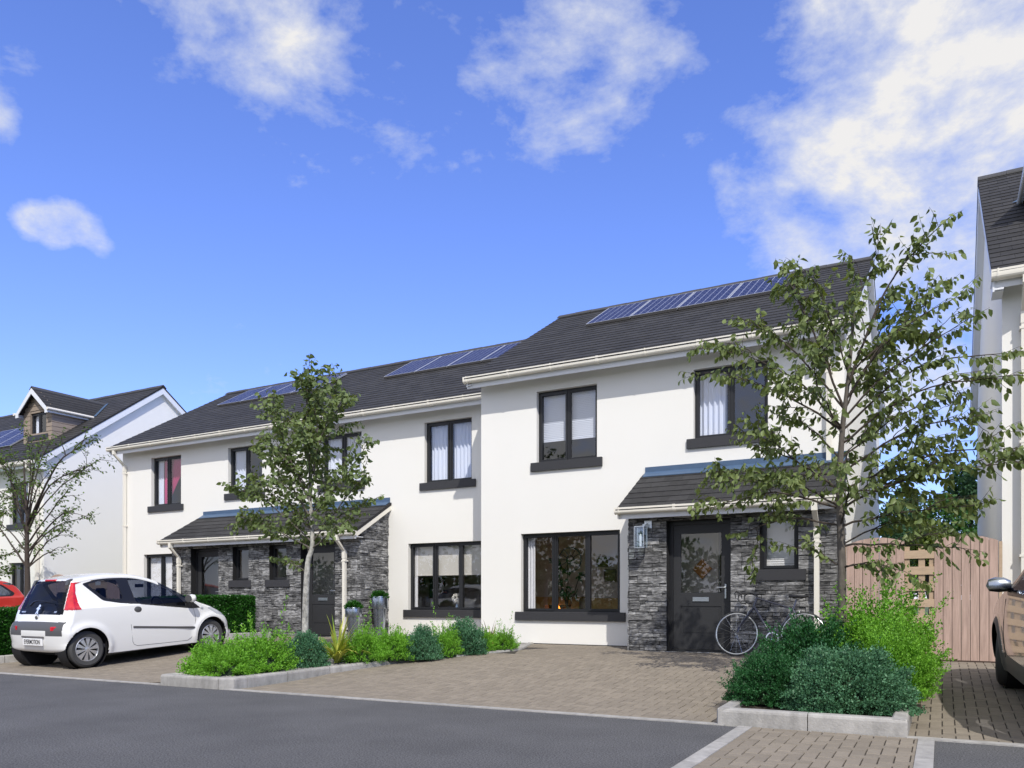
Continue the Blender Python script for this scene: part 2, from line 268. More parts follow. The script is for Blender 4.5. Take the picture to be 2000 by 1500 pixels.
# ------------------------------------------------------------------ mesh helpers
def root_loc(p):
    while p is not None and p.parent is not None: p = p.parent
    return Vector(p.location) if p is not None else Vector((0, 0, 0))
class MB:
    def __init__(s): s.v = []; s.f = []; s.uv = None
    def add(s, vs, fs):
        n = len(s.v); s.v += [tuple(p) for p in vs]; s.f += [tuple(i+n for i in f) for f in fs]
    def quad(s, a, b, c, d): s.add((a, b, c, d), ((0, 1, 2, 3),))
    def box(s, x0, x1, y0, y1, z0, z1):
        s.add([(x0, y0, z0), (x1, y0, z0), (x1, y1, z0), (x0, y1, z0), (x0, y0, z1), (x1, y0, z1), (x1, y1, z1), (x0, y1, z1)],
              [(0, 3, 2, 1), (4, 5, 6, 7), (0, 1, 5, 4), (1, 2, 6, 5), (2, 3, 7, 6), (3, 0, 4, 7)])
    def hexa(s, p):   # 8 points: bottom 4 (ccw), top 4
        s.add(p, [(0, 3, 2, 1), (4, 5, 6, 7), (0, 1, 5, 4), (1, 2, 6, 5), (2, 3, 7, 6), (3, 0, 4, 7)])
    def bbox(s, x0, x1, y0, y1, z0, z1, b=.01):   # box with chamfered vertical and top edges
        lo = [(x0+b, y0, z0), (x1-b, y0, z0), (x1, y0+b, z0), (x1, y1-b, z0), (x1-b, y1, z0), (x0+b, y1, z0), (x0, y1-b, z0), (x0, y0+b, z0)]
        mid = [(x, y, z1-b) for x, y, z in lo]
        cx, cy = (x0+x1)/2, (y0+y1)/2
        top = [(x+(b if x < cx else -b), y+(b if y < cy else -b), z1) for x, y, z in mid]
        f = []
        for i in range(8):
            j = (i+1) % 8; f += [(i, j, 8+j, 8+i), (8+i, 8+j, 16+j, 16+i)]
        f += [tuple(range(16, 24)), tuple(reversed(range(8)))]
        s.add(lo+mid+top, f)
    def extrude(s, prof, axis, a, b, caps=True):
        """prof: 2D points; axis 0: (y,z) extruded along x; axis 1: (x,z) along y; axis 2: (x,y) along z"""
        def P(p, t): return (t, p[0], p[1]) if axis == 0 else ((p[0], t, p[1]) if axis == 1 else (p[0], p[1], t))
        n = len(prof); vs = [P(p, a) for p in prof]+[P(p, b) for p in prof]
        f = [(i, (i+1) % n, n+(i+1) % n, n+i) for i in range(n)]
        if caps: f += [tuple(reversed(range(n))), tuple(range(n, 2*n))]
        s.add(vs, f)
    def tube(s, pts, r, n=8, caps=True, r_end=None):
        pts = [Vector(p) for p in pts]; m = len(pts); ring = []
        rs = r if isinstance(r, (list, tuple)) else [r+((r_end-r)*i/(m-1) if r_end is not None else 0) for i in range(m)]
        up = Vector((.13, .21, 1)); vs = []
        prevx = None
        for i, p in enumerate(pts):
            t = (pts[min(i+1, m-1)]-pts[max(i-1, 0)]);
            if t.length < 1e-9: t = Vector((0, 0, 1))
            t.normalize()
            x = (up.cross(t) if prevx is None else (prevx-t*prevx.dot(t)))
            if x.length < 1e-5: x = Vector((1, 0, 0)).cross(t)
            x.normalize(); y = t.cross(x); prevx = x
            for k in range(n):
                a = 2*PI*k/n; vs.append(p+(x*math.cos(a)+y*math.sin(a))*rs[i])
        f = []
        for i in range(m-1):
            for k in range(n):
                f.append((i*n+k, i*n+(k+1) % n, (i+1)*n+(k+1) % n, (i+1)*n+k))
        if caps and n > 2: f += [tuple(reversed(range(n))), tuple(range((m-1)*n, m*n))]
        s.add(vs, f)
    def lathe(s, prof, c=(0, 0, 0), axis='Z', n=32, closed=False):
        vs = []; m = len(prof)
        for k in range(n):
            a = 2*PI*k/n; ca, sa = math.cos(a), math.sin(a)
            for r, h in prof:
                if axis == 'Z': vs.append((c[0]+r*ca, c[1]+r*sa, c[2]+h))
                elif axis == 'X': vs.append((c[0]+h, c[1]+r*ca, c[2]+r*sa))
                else: vs.append((c[0]+r*ca, c[1]+h, c[2]+r*sa))
        f = []
        mm = m if closed else m-1
        for k in range(n):
            k2 = (k+1) % n
            for i in range(mm):
                j = (i+1) % m; f.append((k*m+i, k2*m+i, k2*m+j, k*m+j))
        s.add(vs, f)
    def build(s, name, m, parent=None, smooth=False, uvs=None, **tags):
        me = bpy.data.meshes.new(name)
        o = root_loc(parent)
        vs = [(v[0]-o.x, v[1]-o.y, v[2]-o.z) for v in s.v] if (o.length > 0) else s.v
        me.from_pydata(vs, [], s.f); me.validate(); me.update()
        if uvs:
            ul = me.uv_layers.new(name='UVMap')
            for i, l in enumerate(me.loops): ul.data[i].uv = uvs[l.vertex_index]
        me.materials.append(MATS[m] if isinstance(m, str) else m)
        if smooth:
            me.polygons.foreach_set('use_smooth', [True]*len(me.polygons))
            try: me.set_sharp_from_angle(angle=math.radians(38))
            except Exception: pass
        ob = bpy.data.objects.new(name, me); COL.objects.link(ob)
        if parent: ob.parent = parent
        for k, v in tags.items(): ob[k] = v
        return ob
def np_mesh(name, V, F, m, parent=None, smooth=False, **tags):
    V = np.asarray(V, dtype=np.float32); F = np.asarray(F, dtype=np.int32); k = F.shape[1]
    o = root_loc(parent)
    if parent is not None: V = V-np.array((o.x, o.y, o.z), dtype=np.float32)
    me = bpy.data.meshes.new(name); me.vertices.add(len(V)); me.vertices.foreach_set('co', V.ravel())
    me.loops.add(F.size); me.loops.foreach_set('vertex_index', F.ravel())
    me.polygons.add(len(F)); me.polygons.foreach_set('loop_start', np.arange(0, F.size, k, dtype=np.int32)); me.polygons.foreach_set('loop_total', np.full(len(F), k, dtype=np.int32))
    me.update(calc_edges=True); me.validate()
    me.materials.append(MATS[m])
    if smooth: me.polygons.foreach_set('use_smooth', [True]*len(me.polygons))
    ob = bpy.data.objects.new(name, me); COL.objects.link(ob)
    if parent: ob.parent = parent
    for a, b in tags.items(): ob[a] = b
    return ob
def thing(name, label, cat, loc=(0, 0, 0), group=None):
    o = bpy.data.objects.new(name, None); COL.objects.link(o); o.location = loc; o.empty_display_size = .2
    o['label'] = label; o['category'] = cat
    if group: o['group'] = group
    return o
def dup(root, loc, rotz=0., scale=1., label=None, group=None):
    r = root.copy(); COL.objects.link(r); r.location = loc; r.rotation_euler = (0, 0, rotz); r.scale = (scale, scale, scale) if isinstance(scale, (int, float)) else scale
    if label: r['label'] = label
    if group: r['group'] = group
    for ch in list(root.children):
        c = ch.copy(); COL.objects.link(c); c.parent = r
        for g in ch.children:
            d = g.copy(); COL.objects.link(d); d.parent = c
    return r
def g_of(y):
    t = min(1, max(0, (y-7.35)/4.95)); return .27*t*t*(3-2*t)
def edge_y(x): return 7.296+.031*x      # line where road meets the drives

# ------------------------------------------------------------------ ground
mb = MB()
ys = [-600, -60, -9.2]
mb.quad((-900, -600, -.03), (900, -600, -.03), (900, -9.2, -.03), (-900, -9.2, -.03))
yy = [-9.2, 6.5]+[7+.4*i for i in range(15)]+[40, 900]
for a, b in zip(yy[:-1], yy[1:]):
    mb.quad((-900, a, g_of(a)-.035), (900, a, g_of(a)-.035), (900, b, g_of(b)-.035), (-900, b, g_of(b)-.035))
mb.build('ground', 'grass_ground', kind='structure')
mb = MB()
for x0, x1 in ((-60, -1.60), (-.06, 60)):
    mb.quad((x0, -9, 0), (x1, -9, 0), (x1, edge_y(x1)-.06, 0), (x0, edge_y(x0)-.06, 0))
mb.quad((-1.60, -9, 0), (-.06, -9, 0), (-.06, 1.9, 0), (-1.60, 1.9, 0))
mb.build('road', 'asphalt', kind='structure')

def clip(poly, half):
    out = []
    for i in range(len(poly)):
        a, b = poly[i], poly[(i+1) % len(poly)]
        da = half[0]*a[0]+half[1]*a[1]-half[2]; db = half[0]*b[0]+half[1]*b[1]-half[2]
        if da <= 0: out.append(a)
        if (da < 0 < db) or (db < 0 < da):
            t = da/(da-db); out.append((a[0]+(b[0]-a[0])*t, a[1]+(b[1]-a[1])*t))
    return out
def area(p): return .5*sum(p[i][0]*p[(i+1) % len(p)][1]-p[(i+1) % len(p)][0]*p[i][1] for i in range(len(p)))
def halves(region):   # convex ccw polygon
    if area(region) < 0: region = region[::-1]
    h = []
    for i in range(len(region)):
        a, b = region[i], region[(i+1) % len(region)]
        nx, ny = b[1]-a[1], -(b[0]-a[0]); h.append((nx, ny, nx*a[0]+ny*a[1]))
    return h
def pave(name, regions, rot=0., zoff=0., u=.1, zf=g_of):
    mb = MB(); jb = MB(); c, s = math.cos(rot), math.sin(rot); gap = .0045
    rr = random.Random(5)
    for reg in regions:
        hs = halves(reg)
        loc = [(c*x+s*y, -s*x+c*y) for x, y in reg]
        i0, i1 = int(min(p[0] for p in loc)/u)-2, int(max(p[0] for p in loc)/u)+2
        j0, j1 = int(min(p[1] for p in loc)/u)-2, int(max(p[1] for p in loc)/u)+2
        for i in range(i0, i1):
            for j in range(j0, j1):
                d = (i-j) % 4
                if d == 0: q = [(i, j), (i+2, j), (i+2, j+1), (i, j+1)]
                elif d == 3: q = [(i, j), (i+1, j), (i+1, j+2), (i, j+2)]
                else: continue
                cx = sum(p[0] for p in q)/4; cy = sum(p[1] for p in q)/4
                P = []
                for k, (x, y) in enumerate(q):
                    x = x*u+(gap if x < cx else -gap); y = y*u+(gap if y < cy else -gap); P.append((c*x-s*y, s*x+c*y))
                for h in hs:
                    if len(P) < 3: break
                    P = clip(P, h)
                if len(P) < 3 or abs(area(P)) < .0006: continue
                mx = sum(p[0] for p in P)/len(P); my = sum(p[1] for p in P)/len(P)
                dz = rr.uniform(-.0012, .0012); n = len(P)
                top = [(mx+(x-mx)*.965, my+(y-my)*.965, zf(y)+zoff+dz) for x, y in P]
                low = [(x, y, zf(y)+zoff+dz-.004) for x, y in P]; bot = [(x, y, zf(y)+zoff-.02) for x, y in P]
                f = [tuple(range(n))]+[(n+a, n+(a+1) % n, (a+1) % n, a) for a in range(n)]+[(2*n+a, 2*n+(a+1) % n, n+(a+1) % n, n+a) for a in range(n)]
                mb.add(top+low+bot, f)
        # sand bed below, in strips following the slope
        y0, y1 = min(p[1] for p in reg), max(p[1] for p in reg); n = max(1, int((y1-y0)/.35))
        for k in range(n):
            a, b = y0+(y1-y0)*k/n, y0+(y1-y0)*(k+1)/n
            P = clip(clip(list(reg), (0, 1, b)), (0, -1, -a))
            if len(P) > 2: jb.add([(x, y, zf(y)+zoff-.010) for x, y in P], [tuple(range(len(P)))])
    o = mb.build(name, 'paver', kind='structure'); jb.build('paving_sand', 'joint', kind='structure')
    return o
EY = lambda x: edge_y(x)+.06
# front drive, cut into convex pieces along the curved bed edge
pave('driveway', [[(-7.9, EY(-7.9)), (-1.80, EY(-1.8)), (-1.80, 8.9), (-7.86, 8.9)],
                  [(-7.86, 8.9), (-1.80, 8.9), (-1.80, 10.0), (-7.45, 10.0)], [(-7.45, 10.0), (-1.80, 10.0), (-1.80, 11.4), (-6.6, 11.4)],
                  [(-6.62, 11.4), (-1.45, 11.4), (-1.45, 12.82), (-6.75, 12.82), (-6.42, 12.0)],
                  [(-6.75, 12.82), (-4.70, 12.82), (-4.70, 13.86), (-7.1, 13.86)]], rot=0)
pave('driveway', [[(-.26, EY(-.26)), (9, EY(9)), (9, 12.7), (-.26, 12.7)], [(-1.45, 11.5), (-.26, 11.5), (-.26, 12.7), (-1.45, 12.7)]], rot=0)
pave('driveway', [[(-15.4, EY(-15.4)), (-9.25, EY(-9.25)), (-9.1, 8.8), (-8.55, 10.6), (-15.4, 10.6)], [(-15.4, 10.6), (-8.55, 10.6), (-8.1, 12), (-8.0, 14.9), (-15.4, 14.9)], [(-23, 14.0), (-15.4, 14.0), (-15.4, 15.0), (-23, 15.0)]], rot=math.radians(-12))
pave('driveway', [[(-24, EY(-24)), (-16.2, EY(-16.2)), (-16.2, 14.0), (-24, 14.0)]], rot=math.radians(-12))
pave('crossing', [[(-1.49, 1.9), (-.17, 1.9), (-.17, edge_y(0)-.03), (-1.49, edge_y(-1.5)-.03)]], rot=0, zoff=.004, zf=lambda y: 0)

# flush concrete edging strips and raised kerb stones
mb = MB()
def strip(a, b, w, z0=.0, seg=.915, zf=g_of, h=.02):
    a = Vector(a); b = Vector(b); L = (b-a).length; t = (b-a)/L; nrm = Vector((-t.y, t.x)); n = max(1, round(L/seg))
    for i in range(n):
        p = a+t*(L*i/n+.003); q = a+t*(L*(i+1)/n-.003)
        c = [p-nrm*w/2, q-nrm*w/2, q+nrm*w/2, p+nrm*w/2]
        mb.hexa([(v.x, v.y, zf(v.y)+z0-.05) for v in c]+[(v.x, v.y, zf(v.y)+z0+h) for v in c])
strip((-30, edge_y(-30)), (-9.2, edge_y(-9.2)), .11, h=.008)
strip((-8.0, edge_y(-8.0)), (-1.74, edge_y(-1.74)), .11, h=.008)
strip((-.26, edge_y(-.26)+.02), (12, edge_y(12)+.02), .11, h=.008)
strip((-1.545, 1.9), (-1.545, edge_y(-1.55)-.06), .118, h=.012, zf=lambda y: 0)
strip((-.112, 1.9), (-.112, edge_y(-.1)-.05), .118, h=.012, zf=lambda y: 0)
mb.build('edging_strip', 'concrete', kind='structure')
def kerb_run(pts, w=.125, h=.145, seg=.9, name='kerb', hf=None):
    mb = MB(); h_ = h
    for a, b in zip(pts[:-1], pts[1:]):
        a = Vector(a); b = Vector(b); L = (b-a).length; t = (b-a)/L; nr = Vector((-t.y, t.x)); n = max(1, round(L/seg))
        for i in range(n):
            p = a+t*(L*i/n+.004); q = a+t*(L*(i+1)/n-.004)
            prof = None
            vs = []
            for e in (p, q):
                h = hf(e.y) if hf else h_
                prof = [(0, -.06), (0, h-.03), (.006, h-.012), (.022, h-.001), (w-.015, h), (w, h-.012), (w, -.06)]
                for d, z in prof: v = e+nr*d; vs.append((v.x, v.y, g_of(e.y)+z))
            m = len(prof); f = [(k, (k+1) % m, m+(k+1) % m, m+k) for k in range(m)]+[tuple(range(m)), tuple(range(m, 2*m))]
            mb.add(vs, f)
    return mb.build(name, 'concrete', kind='structure', smooth=False)
def KH(y): return .14-.112*min(1, max(0, (y-7.6)/3.4))
kerb_run([(-9.1, 8.8), (-9.26, 7.12), (-9.20, 7.0), (-8.12, 7.03), (-7.96, 7.14), (-7.96, 7.36), (-7.98, 8.1), (-7.88, 8.85), (-7.5, 10.0), (-7.1, 10.46), (-6.79, 11.02), (-6.4, 12.0), (-7.05, 13.8)], hf=KH)
kerb_run([(-8.05, 13.8), (-8.1, 12.1), (-8.5, 10.6), (-9.1, 8.8)], hf=KH)
kerb_run([(-1.81, 11.3), (-1.83, 7.30), (-1.80, 7.22)], h=.15)
kerb_run([(-1.81, 7.235), (-.25, 7.285)], h=.15, seg=.78)
kerb_run([(-.25, 7.29), (-.235, 11.3)], h=.15)
kerb_run([(-.235, 11.3), (-1.81, 11.3)], h=.12)
kerb_run([(-13.62, 13.2), (-13.72, 12.4), (-14.5, 9.0), (-15.05, 7.0)], h=.13)
# soil and gravel of the beds
def bz(y): return KH(y)-.02
def bed(regions, z, name='bed_soil', m='soil'):
    mb = MB()
    for reg in regions:
        y0, y1 = min(p[1] for p in reg), max(p[1] for p in reg); n = max(1, int((y1-y0)/.4))
        for k in range(n):
            P = clip(clip(list(reg), (0, 1, y0+(y1-y0)*(k+1)/n)), (0, -1, -(y0+(y1-y0)*k/n)))
            if len(P) > 2: mb.add([(x, y, g_of(y)+(z(y) if callable(z) else z)) for x, y in P], [tuple(range(len(P)))])
    return mb.build(name, m, kind='structure')
BEDR = [[(-9.2, 7.12), (-8.05, 7.12), (-8.02, 7.5), (-7.98, 8.85), (-9.05, 8.85)], [(-9.05, 8.85), (-7.98, 8.85), (-7.55, 10.0), (-8.4, 10.2)], [(-8.4, 10.2), (-7.55, 10.0), (-6.5, 12.0), (-8.1, 12.1)], [(-8.1, 12.1), (-6.5, 12.0), (-7.1, 13.8), (-8.05, 13.8)]]
bed(BEDR, bz); bed([[(-1.75, 7.3), (-.3, 7.3), (-.3, 11.25), (-1.75, 11.25)]], .10)
bed([[(-15.9, 7.1), (-15.05, 7.1), (-13.72, 12.3), (-13.7, 13.9), (-14.6, 13.9)]], .09)
def chips(regions, n, z, seed):
    rr = np.random.default_rng(seed); V = []; F = []
    hs = [halves(r) for r in regions]
    bb = [(min(p[0] for p in r), max(p[0] for p in r), min(p[1] for p in r), max(p[1] for p in r)) for r in regions]
    k = 0
    while k < n:
        i = rr.integers(len(regions)); b = bb[i]; x = rr.uniform(b[0], b[1]); y = rr.uniform(b[2], b[3])
        if any(h[0]*x+h[1]*y-h[2] > 0 for h in hs[i]): continue
        s = rr.uniform(.008, .02); th = rr.uniform(0, PI); ca, sa = math.cos(th)*s, math.sin(th)*s; zz = g_of(y)+bz(y); b0 = len(V)
        V += [(x+ca, y+sa, zz), (x-sa, y+ca, zz), (x-ca, y-sa, zz), (x+sa, y-ca, zz), (x+rr.uniform(-.3, .3)*s, y, zz+s*.7)]
        F += [(b0, b0+1, b0+4), (b0+1, b0+2, b0+4), (b0+2, b0+3, b0+4), (b0+3, b0, b0+4)]; k += 1
    return np_mesh('gravel', V, F, 'gravel', kind='stuff', label='grey slate chippings covering the soil of the planting bed', category='gravel')
chips(BEDR, 9000, .095, 3)

# ------------------------------------------------------------------ house builders
def wall_y(mb, x0, x1, z0, z1, y, opens, back=False):
    xs = sorted({x0, x1, *[min(max(v, x0), x1) for o in opens for v in o[:2]]}); zs = sorted({z0, z1, *[min(max(v, z0), z1) for o in opens for v in o[2:4]]})
    for a, b in zip(xs[:-1], xs[1:]):
        for c, d in zip(zs[:-1], zs[1:]):
            mx, mz = (a+b)/2, (c+d)/2
            if any(o[0] < mx < o[1] and o[2] < mz < o[3] for o in opens): continue
            mb.quad((a, y, c), (b, y, c), (b, y, d), (a, y, d))
    for o in opens:
        a, b, c, d, dep = o[:5]
        mb.quad((a, y, c), (a, y, d), (a, y+dep, d), (a, y+dep, c)); mb.quad((b, y, d), (b, y, c), (b, y+dep, c), (b, y+dep, d))
        mb.quad((a, y, d), (b, y, d), (b, y+dep, d), (a, y+dep, d)); mb.quad((a, y, c), (a, y+dep, c), (b, y+dep, c), (b, y, c))
def tile_slope(mb, x0, x1, ya, za, yb, zb, w=.33, exp=.235, seed=1, clipf=None):
    rr = random.Random(seed); L = math.hypot(yb-ya, zb-za); ty, tz = (yb-ya)/L, (zb-za)/L; ny, nz = -tz, ty
    n = max(1, round(L/exp)); e = L/n
    def P(x, s, h): return (x, ya+ty*s+ny*h, za+tz*s+nz*h)
    for r in range(n):
        s0 = r*e-(.02 if r == 0 else 0); s1 = (r+1)*e+.03
        if r == n-1: s1 = L
        x = x0-(r % 2)*w*.5-rr.uniform(0, .02)+.0
        while x < x1:
            a = max(x+.0015, x0); b = min(x+w-.0015, x1); x += w
            if b-a < .02: continue
            if clipf and clipf((a+b)/2, s0/L): continue
            h0 = .014+rr.uniform(-.001, .0015); h1 = .004
            vs = [P(a, s0, 0), P(b, s0, 0), P(b, s0, h0), P(a, s0, h0), P(b, s1, h1), P(a, s1, h1)]
            mb.add(vs, [(0, 1, 2, 3), (3, 2, 4, 5), (0, 3, 5), (1, 4, 2)])
def ridge_caps(mb, x0, x1, y, z, dy=.13, slope=.6):
    n = max(1, round((x1-x0)/.45)); w = (x1-x0)/n
    for i in range(n):
        a = x0+i*w; b = a+w*1.0; h = .004 if i % 2 else 0
        pr = [(y-dy, z-dy*slope+.012), (y-dy, z-dy*slope+.035+h), (y-.02, z+.040+h), (y+.02, z+.040+h), (y+dy, z-dy*slope+.035+h), (y+dy, z-dy*slope+.012), (y, z+.01)]
        mb.extrude(pr, 0, a+.002, b-.002)
def gutter(parent, x0, x1, yf, zt, s=1.0, name='gutter', closed_ends=True):
    mb = MB()
    pr = [(yf, zt-.012), (yf, zt-.108*s), (yf-.030*s, zt-.118*s), (yf-.070*s, zt-.117*s), (yf-.098*s, zt-.104*s), (yf-.110*s, zt-.085*s), (yf-.113*s, zt-.060*s), (yf-.114*s, zt)]
    inner = [(yf-.104*s, zt), (yf-.100*s, zt-.03), (yf-.008, zt-.03)]
    mb.extrude(pr+inner, 0, x0, x1)
    c = ((yf-.055*s), zt-.05)
    x = x0+.06
    k = 0
    while x < x1:
        big = [(c[0]+(p[0]-c[0])*1.10, c[1]+(p[1]-c[1])*1.12) for p in pr]
        mb.extrude(big, 0, x, x+(.05 if k % 2 else .022)); x += .93; k += 1
    for a in (x0-.008, x1): mb.extrude([(c[0]+(p[0]-c[0])*1.06, c[1]+(p[1]-c[1])*1.06) for p in pr], 0, a, a+.008)
    return mb.build(name, 'cream', parent)
def downpipe(parent, x, yw, y_g, z_g, z_bot, w=.072):
    mb = MB(); h = w/2; yc = yw-.035-h
    mb.box(x-h-.006, x+h+.006, y_g-h-.006, y_g+h+.006, z_g-.13, z_g)        # outlet under the gutter
    zt = z_g-.13; zb = z_g-.13-(yc-y_g)*.72-.05
    def sec(y, z, d=0): return [(x-h-d, y-h-d, z), (x+h+d, y-h-d, z), (x+h+d, y+h+d, z), (x-h-d, y+h+d, z)]
    mb.hexa(sec(yc, zb)+sec(y_g, zt))
    mb.hexa(sec(yc, zb-.16, .006)+sec(yc, zb, .006))
    mb.box(x-h, x+h, yc-h, yc+h, z_bot, zb-.16)
    z = zb-.20
    while z > z_bot+.2:
        mb.box(x-h-.02, x+h+.02, yc-h-.006, yw+.0, z-.035, z); z -= 1.55
    return mb.build('downpipe', 'cream', parent)
def sheet_wave(x0, x1, z0, z1, y, amp=.03, waves=8, lean=0., n=60):
    V = []; F = []; rr = random.Random(int((x0+z0)*1000) % 9999)
    ph = [rr.uniform(-.4, .4) for _ in range(n+1)]
    for i in range(n+1):
        t = i/n; yy = y+amp*math.sin(t*waves*2*PI+ph[i]*.6)
        V += [(x0+(x1-x0)*t, yy, z1), (x0+(x1-x0)*t+lean*(1-t*.3), yy, z0)]
        if i: F.append((2*i-2, 2*i, 2*i+1, 2*i-1))
    return V, F
def window(parent, x0, x1, z0, z1, yw, lights=2, rec=.10, sill=True, glass='glass', deco=None, name='window', fw=.050):
    y0, y1 = yw+rec, yw+rec+.07; mb = MB(); gm = MB()
    mb.box(x0, x1, y0, y1, z1-fw, z1-.0); mb.box(x0, x1, y0, y1, z0+.0, z0+fw*.8)
    mb.box(x0, x0+fw, y0, y1, z0+fw*.8, z1-fw); mb.box(x1-fw, x1, y0, y1, z0+fw*.8, z1-fw)
    W = x1-x0
    edges = [x0+fw]
    for k in range(1, lights):
        c = x0+W*k/lights; mb.box(c-.028, c+.028, y0+.002, y1, z0+fw*.8, z1-fw); edges += [c-.028, c+.028]
    edges.append(x1-fw)
    for k in range(lights):
        a, b = edges[2*k], edges[2*k+1]; s = .028; p = .012 if (k == 0 or lights == 3 and k == 2) else -.014
        ya = y0-p; c, d = z0+fw*.8, z1-fw
        if p > 0: a -= .012; b += .012; c -= .012; d += .012; s = .040
        mb.box(a, b, ya, y1-.01, d-s, d); mb.box(a, b, ya, y1-.01, c, c+s); mb.box(a, a+s, ya, y1-.01, c+s, d-s); mb.box(b-s, b, ya, y1-.01, c+s, d-s)
        yg = y0+.030; gm.quad((a+s*.9, yg, c+s*.9), (b-s*.9, yg, c+s*.9), (b-s*.9, yg, d-s*.9), (a+s*.9, yg, d-s*.9))
    o = mb.build(name, 'frame', parent); gm.build('pane', glass, o)
    if sill:
        sb = MB(); sb.bbox(x0-.115, x1+.115, yw-.048, yw-.001, z0-.165, z0+.004, .006); sb.box(x0+.004, x1-.004, yw-.001, y0+.02, z0-.05, z0+.004); sb.build('sill', 'sill', o)
    yi = yw+rec+.115
    if deco:
        for d in deco:
            k = d[0]; m = MB()
            if k == 'curtain':
                V, F = sheet_wave(x0+W*d[1], x0+W*d[2], z0, z1, yi, d[4] if len(d) > 4 else .03, d[5] if len(d) > 5 else 7); m.add(V, F); m.build('curtain', d[3], o, smooth=True)
            elif k == 'drape':     # drape gathered to one side, narrowing down to its tie
                V = []; F = []; n = 40; rows = 14
                for r in range(rows+1):
                    t = r/rows; z = z1-(z1-z0)*t; wd = (1-t)**1.15*(d[2]-d[1])+.12
                    for i in range(n+1):
                        u = i/n; V.append((x0+W*(d[1]+wd*u), yi+.035*math.sin(u*6*2*PI)*(.35+.65*(1-t)), z))
                for r in range(rows):
                    for i in range(n): a = r*(n+1)+i; F.append((a, a+1, a+n+2, a+n+1))
                m.add(V, F); m.build('curtain', d[3], o, smooth=True)
            elif k == 'blind':
                zb = z1-(z1-z0)*d[1]; m.box(x0+.02, x1-.02, yi-.01, yi+.01, zb-.015, zb+.015); z = zb+.02
                while z < z1: m.quad((x0+.03, yi-.007, z), (x1-.03, yi-.007, z), (x1-.03, yi+.004, z+.036), (x0+.03, yi+.004, z+.036)); z += .034
                m.build('blind', 'blind', o)
            elif k == 'roller':
                zb = z1-(z1-z0)*d[1]; m.box(x0+.02, x1-.02, yi, yi+.004, zb, z1); m.box(x0+.02, x1-.02, yi-.006, yi+.01, zb-.02, zb); m.build('blind', 'roller_blind' if 'roller_blind' in MATS else 'blind', o)
            elif k == 'vertical':
                n = d[1]
                for i in range(n):
                    a = x0+W*(i+.1)/n; m.quad((a, yi-.03, z0), (a+W*.85/n, yi+.03, z0), (a+W*.85/n, yi+.03, z1), (a, yi-.03, z1))
                m.build('blind', 'curtain_white', o)
    return o
def stone_fill(mb, fn, u0, u1, z0, z1, opens, seed, ztop=None):
    rr = random.Random(seed); bp = sorted({z0, z1, *[v for o in opens for v in o[2:4] if z0 < v < z1]})
    def stone(a, b, c, d):
        p = rr.uniform(.008, .032); j = lambda s: rr.uniform(-s, s); k = .0025
        a += k; b -= k; c += k*.8; d -= k*.8
        if b-a < .012 or d-c < .008: return
        e = min(.006, (d-c)*.25)
        ps = [p+j(.007) for _ in range(4)]
        dz = [j(.003) for _ in range(4)]
        rec = [(a, c+dz[0]), (b, c+dz[1]), (b, d+dz[2]), (a, d+dz[3])]
        ins = [(a+e, c+e+dz[0]), (b-e, c+e+dz[1]), (b-e, d-e+dz[2]), (a+e, d-e+dz[3])]
        vs = [fn(u, z, 0) for u, z in rec]+[fn(u, z, max(.001, q-e)) for (u, z), q in zip(rec, ps)]+[fn(u, z, q) for (u, z), q in zip(ins, ps)]
        f = [(i, (i+1) % 4, 4+(i+1) % 4, 4+i) for i in range(4)]+[(4+i, 4+(i+1) % 4, 8+(i+1) % 4, 8+i) for i in range(4)]+[(8, 9, 10, 11)]
        mb.add(vs, f)
    for lo, hi in zip(bp[:-1], bp[1:]):
        z = lo
        while z < hi-.004:
            h = rr.choice([.06, .075, .09, .105, .12, .14]); 
            if hi-z-h < .035: h = hi-z
            zm = z+h/2; iv = [(u0, u1)]
            for o in opens:
                if o[2] < zm < o[3]:
                    nv = []
                    for a, b in iv:
                        if o[1] <= a or o[0] >= b: nv.append((a, b)); continue
                        if o[0] > a: nv.append((a, o[0]))
                        if o[1] < b: nv.append((o[1], b))
                    iv = nv
            for a, b in iv:
                u = a
                while u < b-.002:
                    l = rr.choice([.10, .16, .22, .28, .36])*rr.uniform(.8, 1.2)
                    if b-u-l < .07: l = b-u
                    d = z+h
                    if ztop: d = min(d, ztop(u+l/2))
                    if d-z > .01:
                        if h > .08 and rr.random() < .5:
                            n = 2 if (h < .12 or rr.random() < .6) else 3; cut = [z+(d-z)*(i+rr.uniform(-.18, .18)*(0 < i < n))/n for i in range(n+1)]
                            for c0, c1 in zip(cut[:-1], cut[1:]):
                                if rr.random() < .3 and l > .2: m_ = u+l*rr.uniform(.35, .65); stone(u, m_, c0, c1); stone(m_, u+l, c0, c1)
                                else: stone(u, u+l, c0, c1)
                        else: stone(u, u+l, z, d)
                    u += l
            z += h
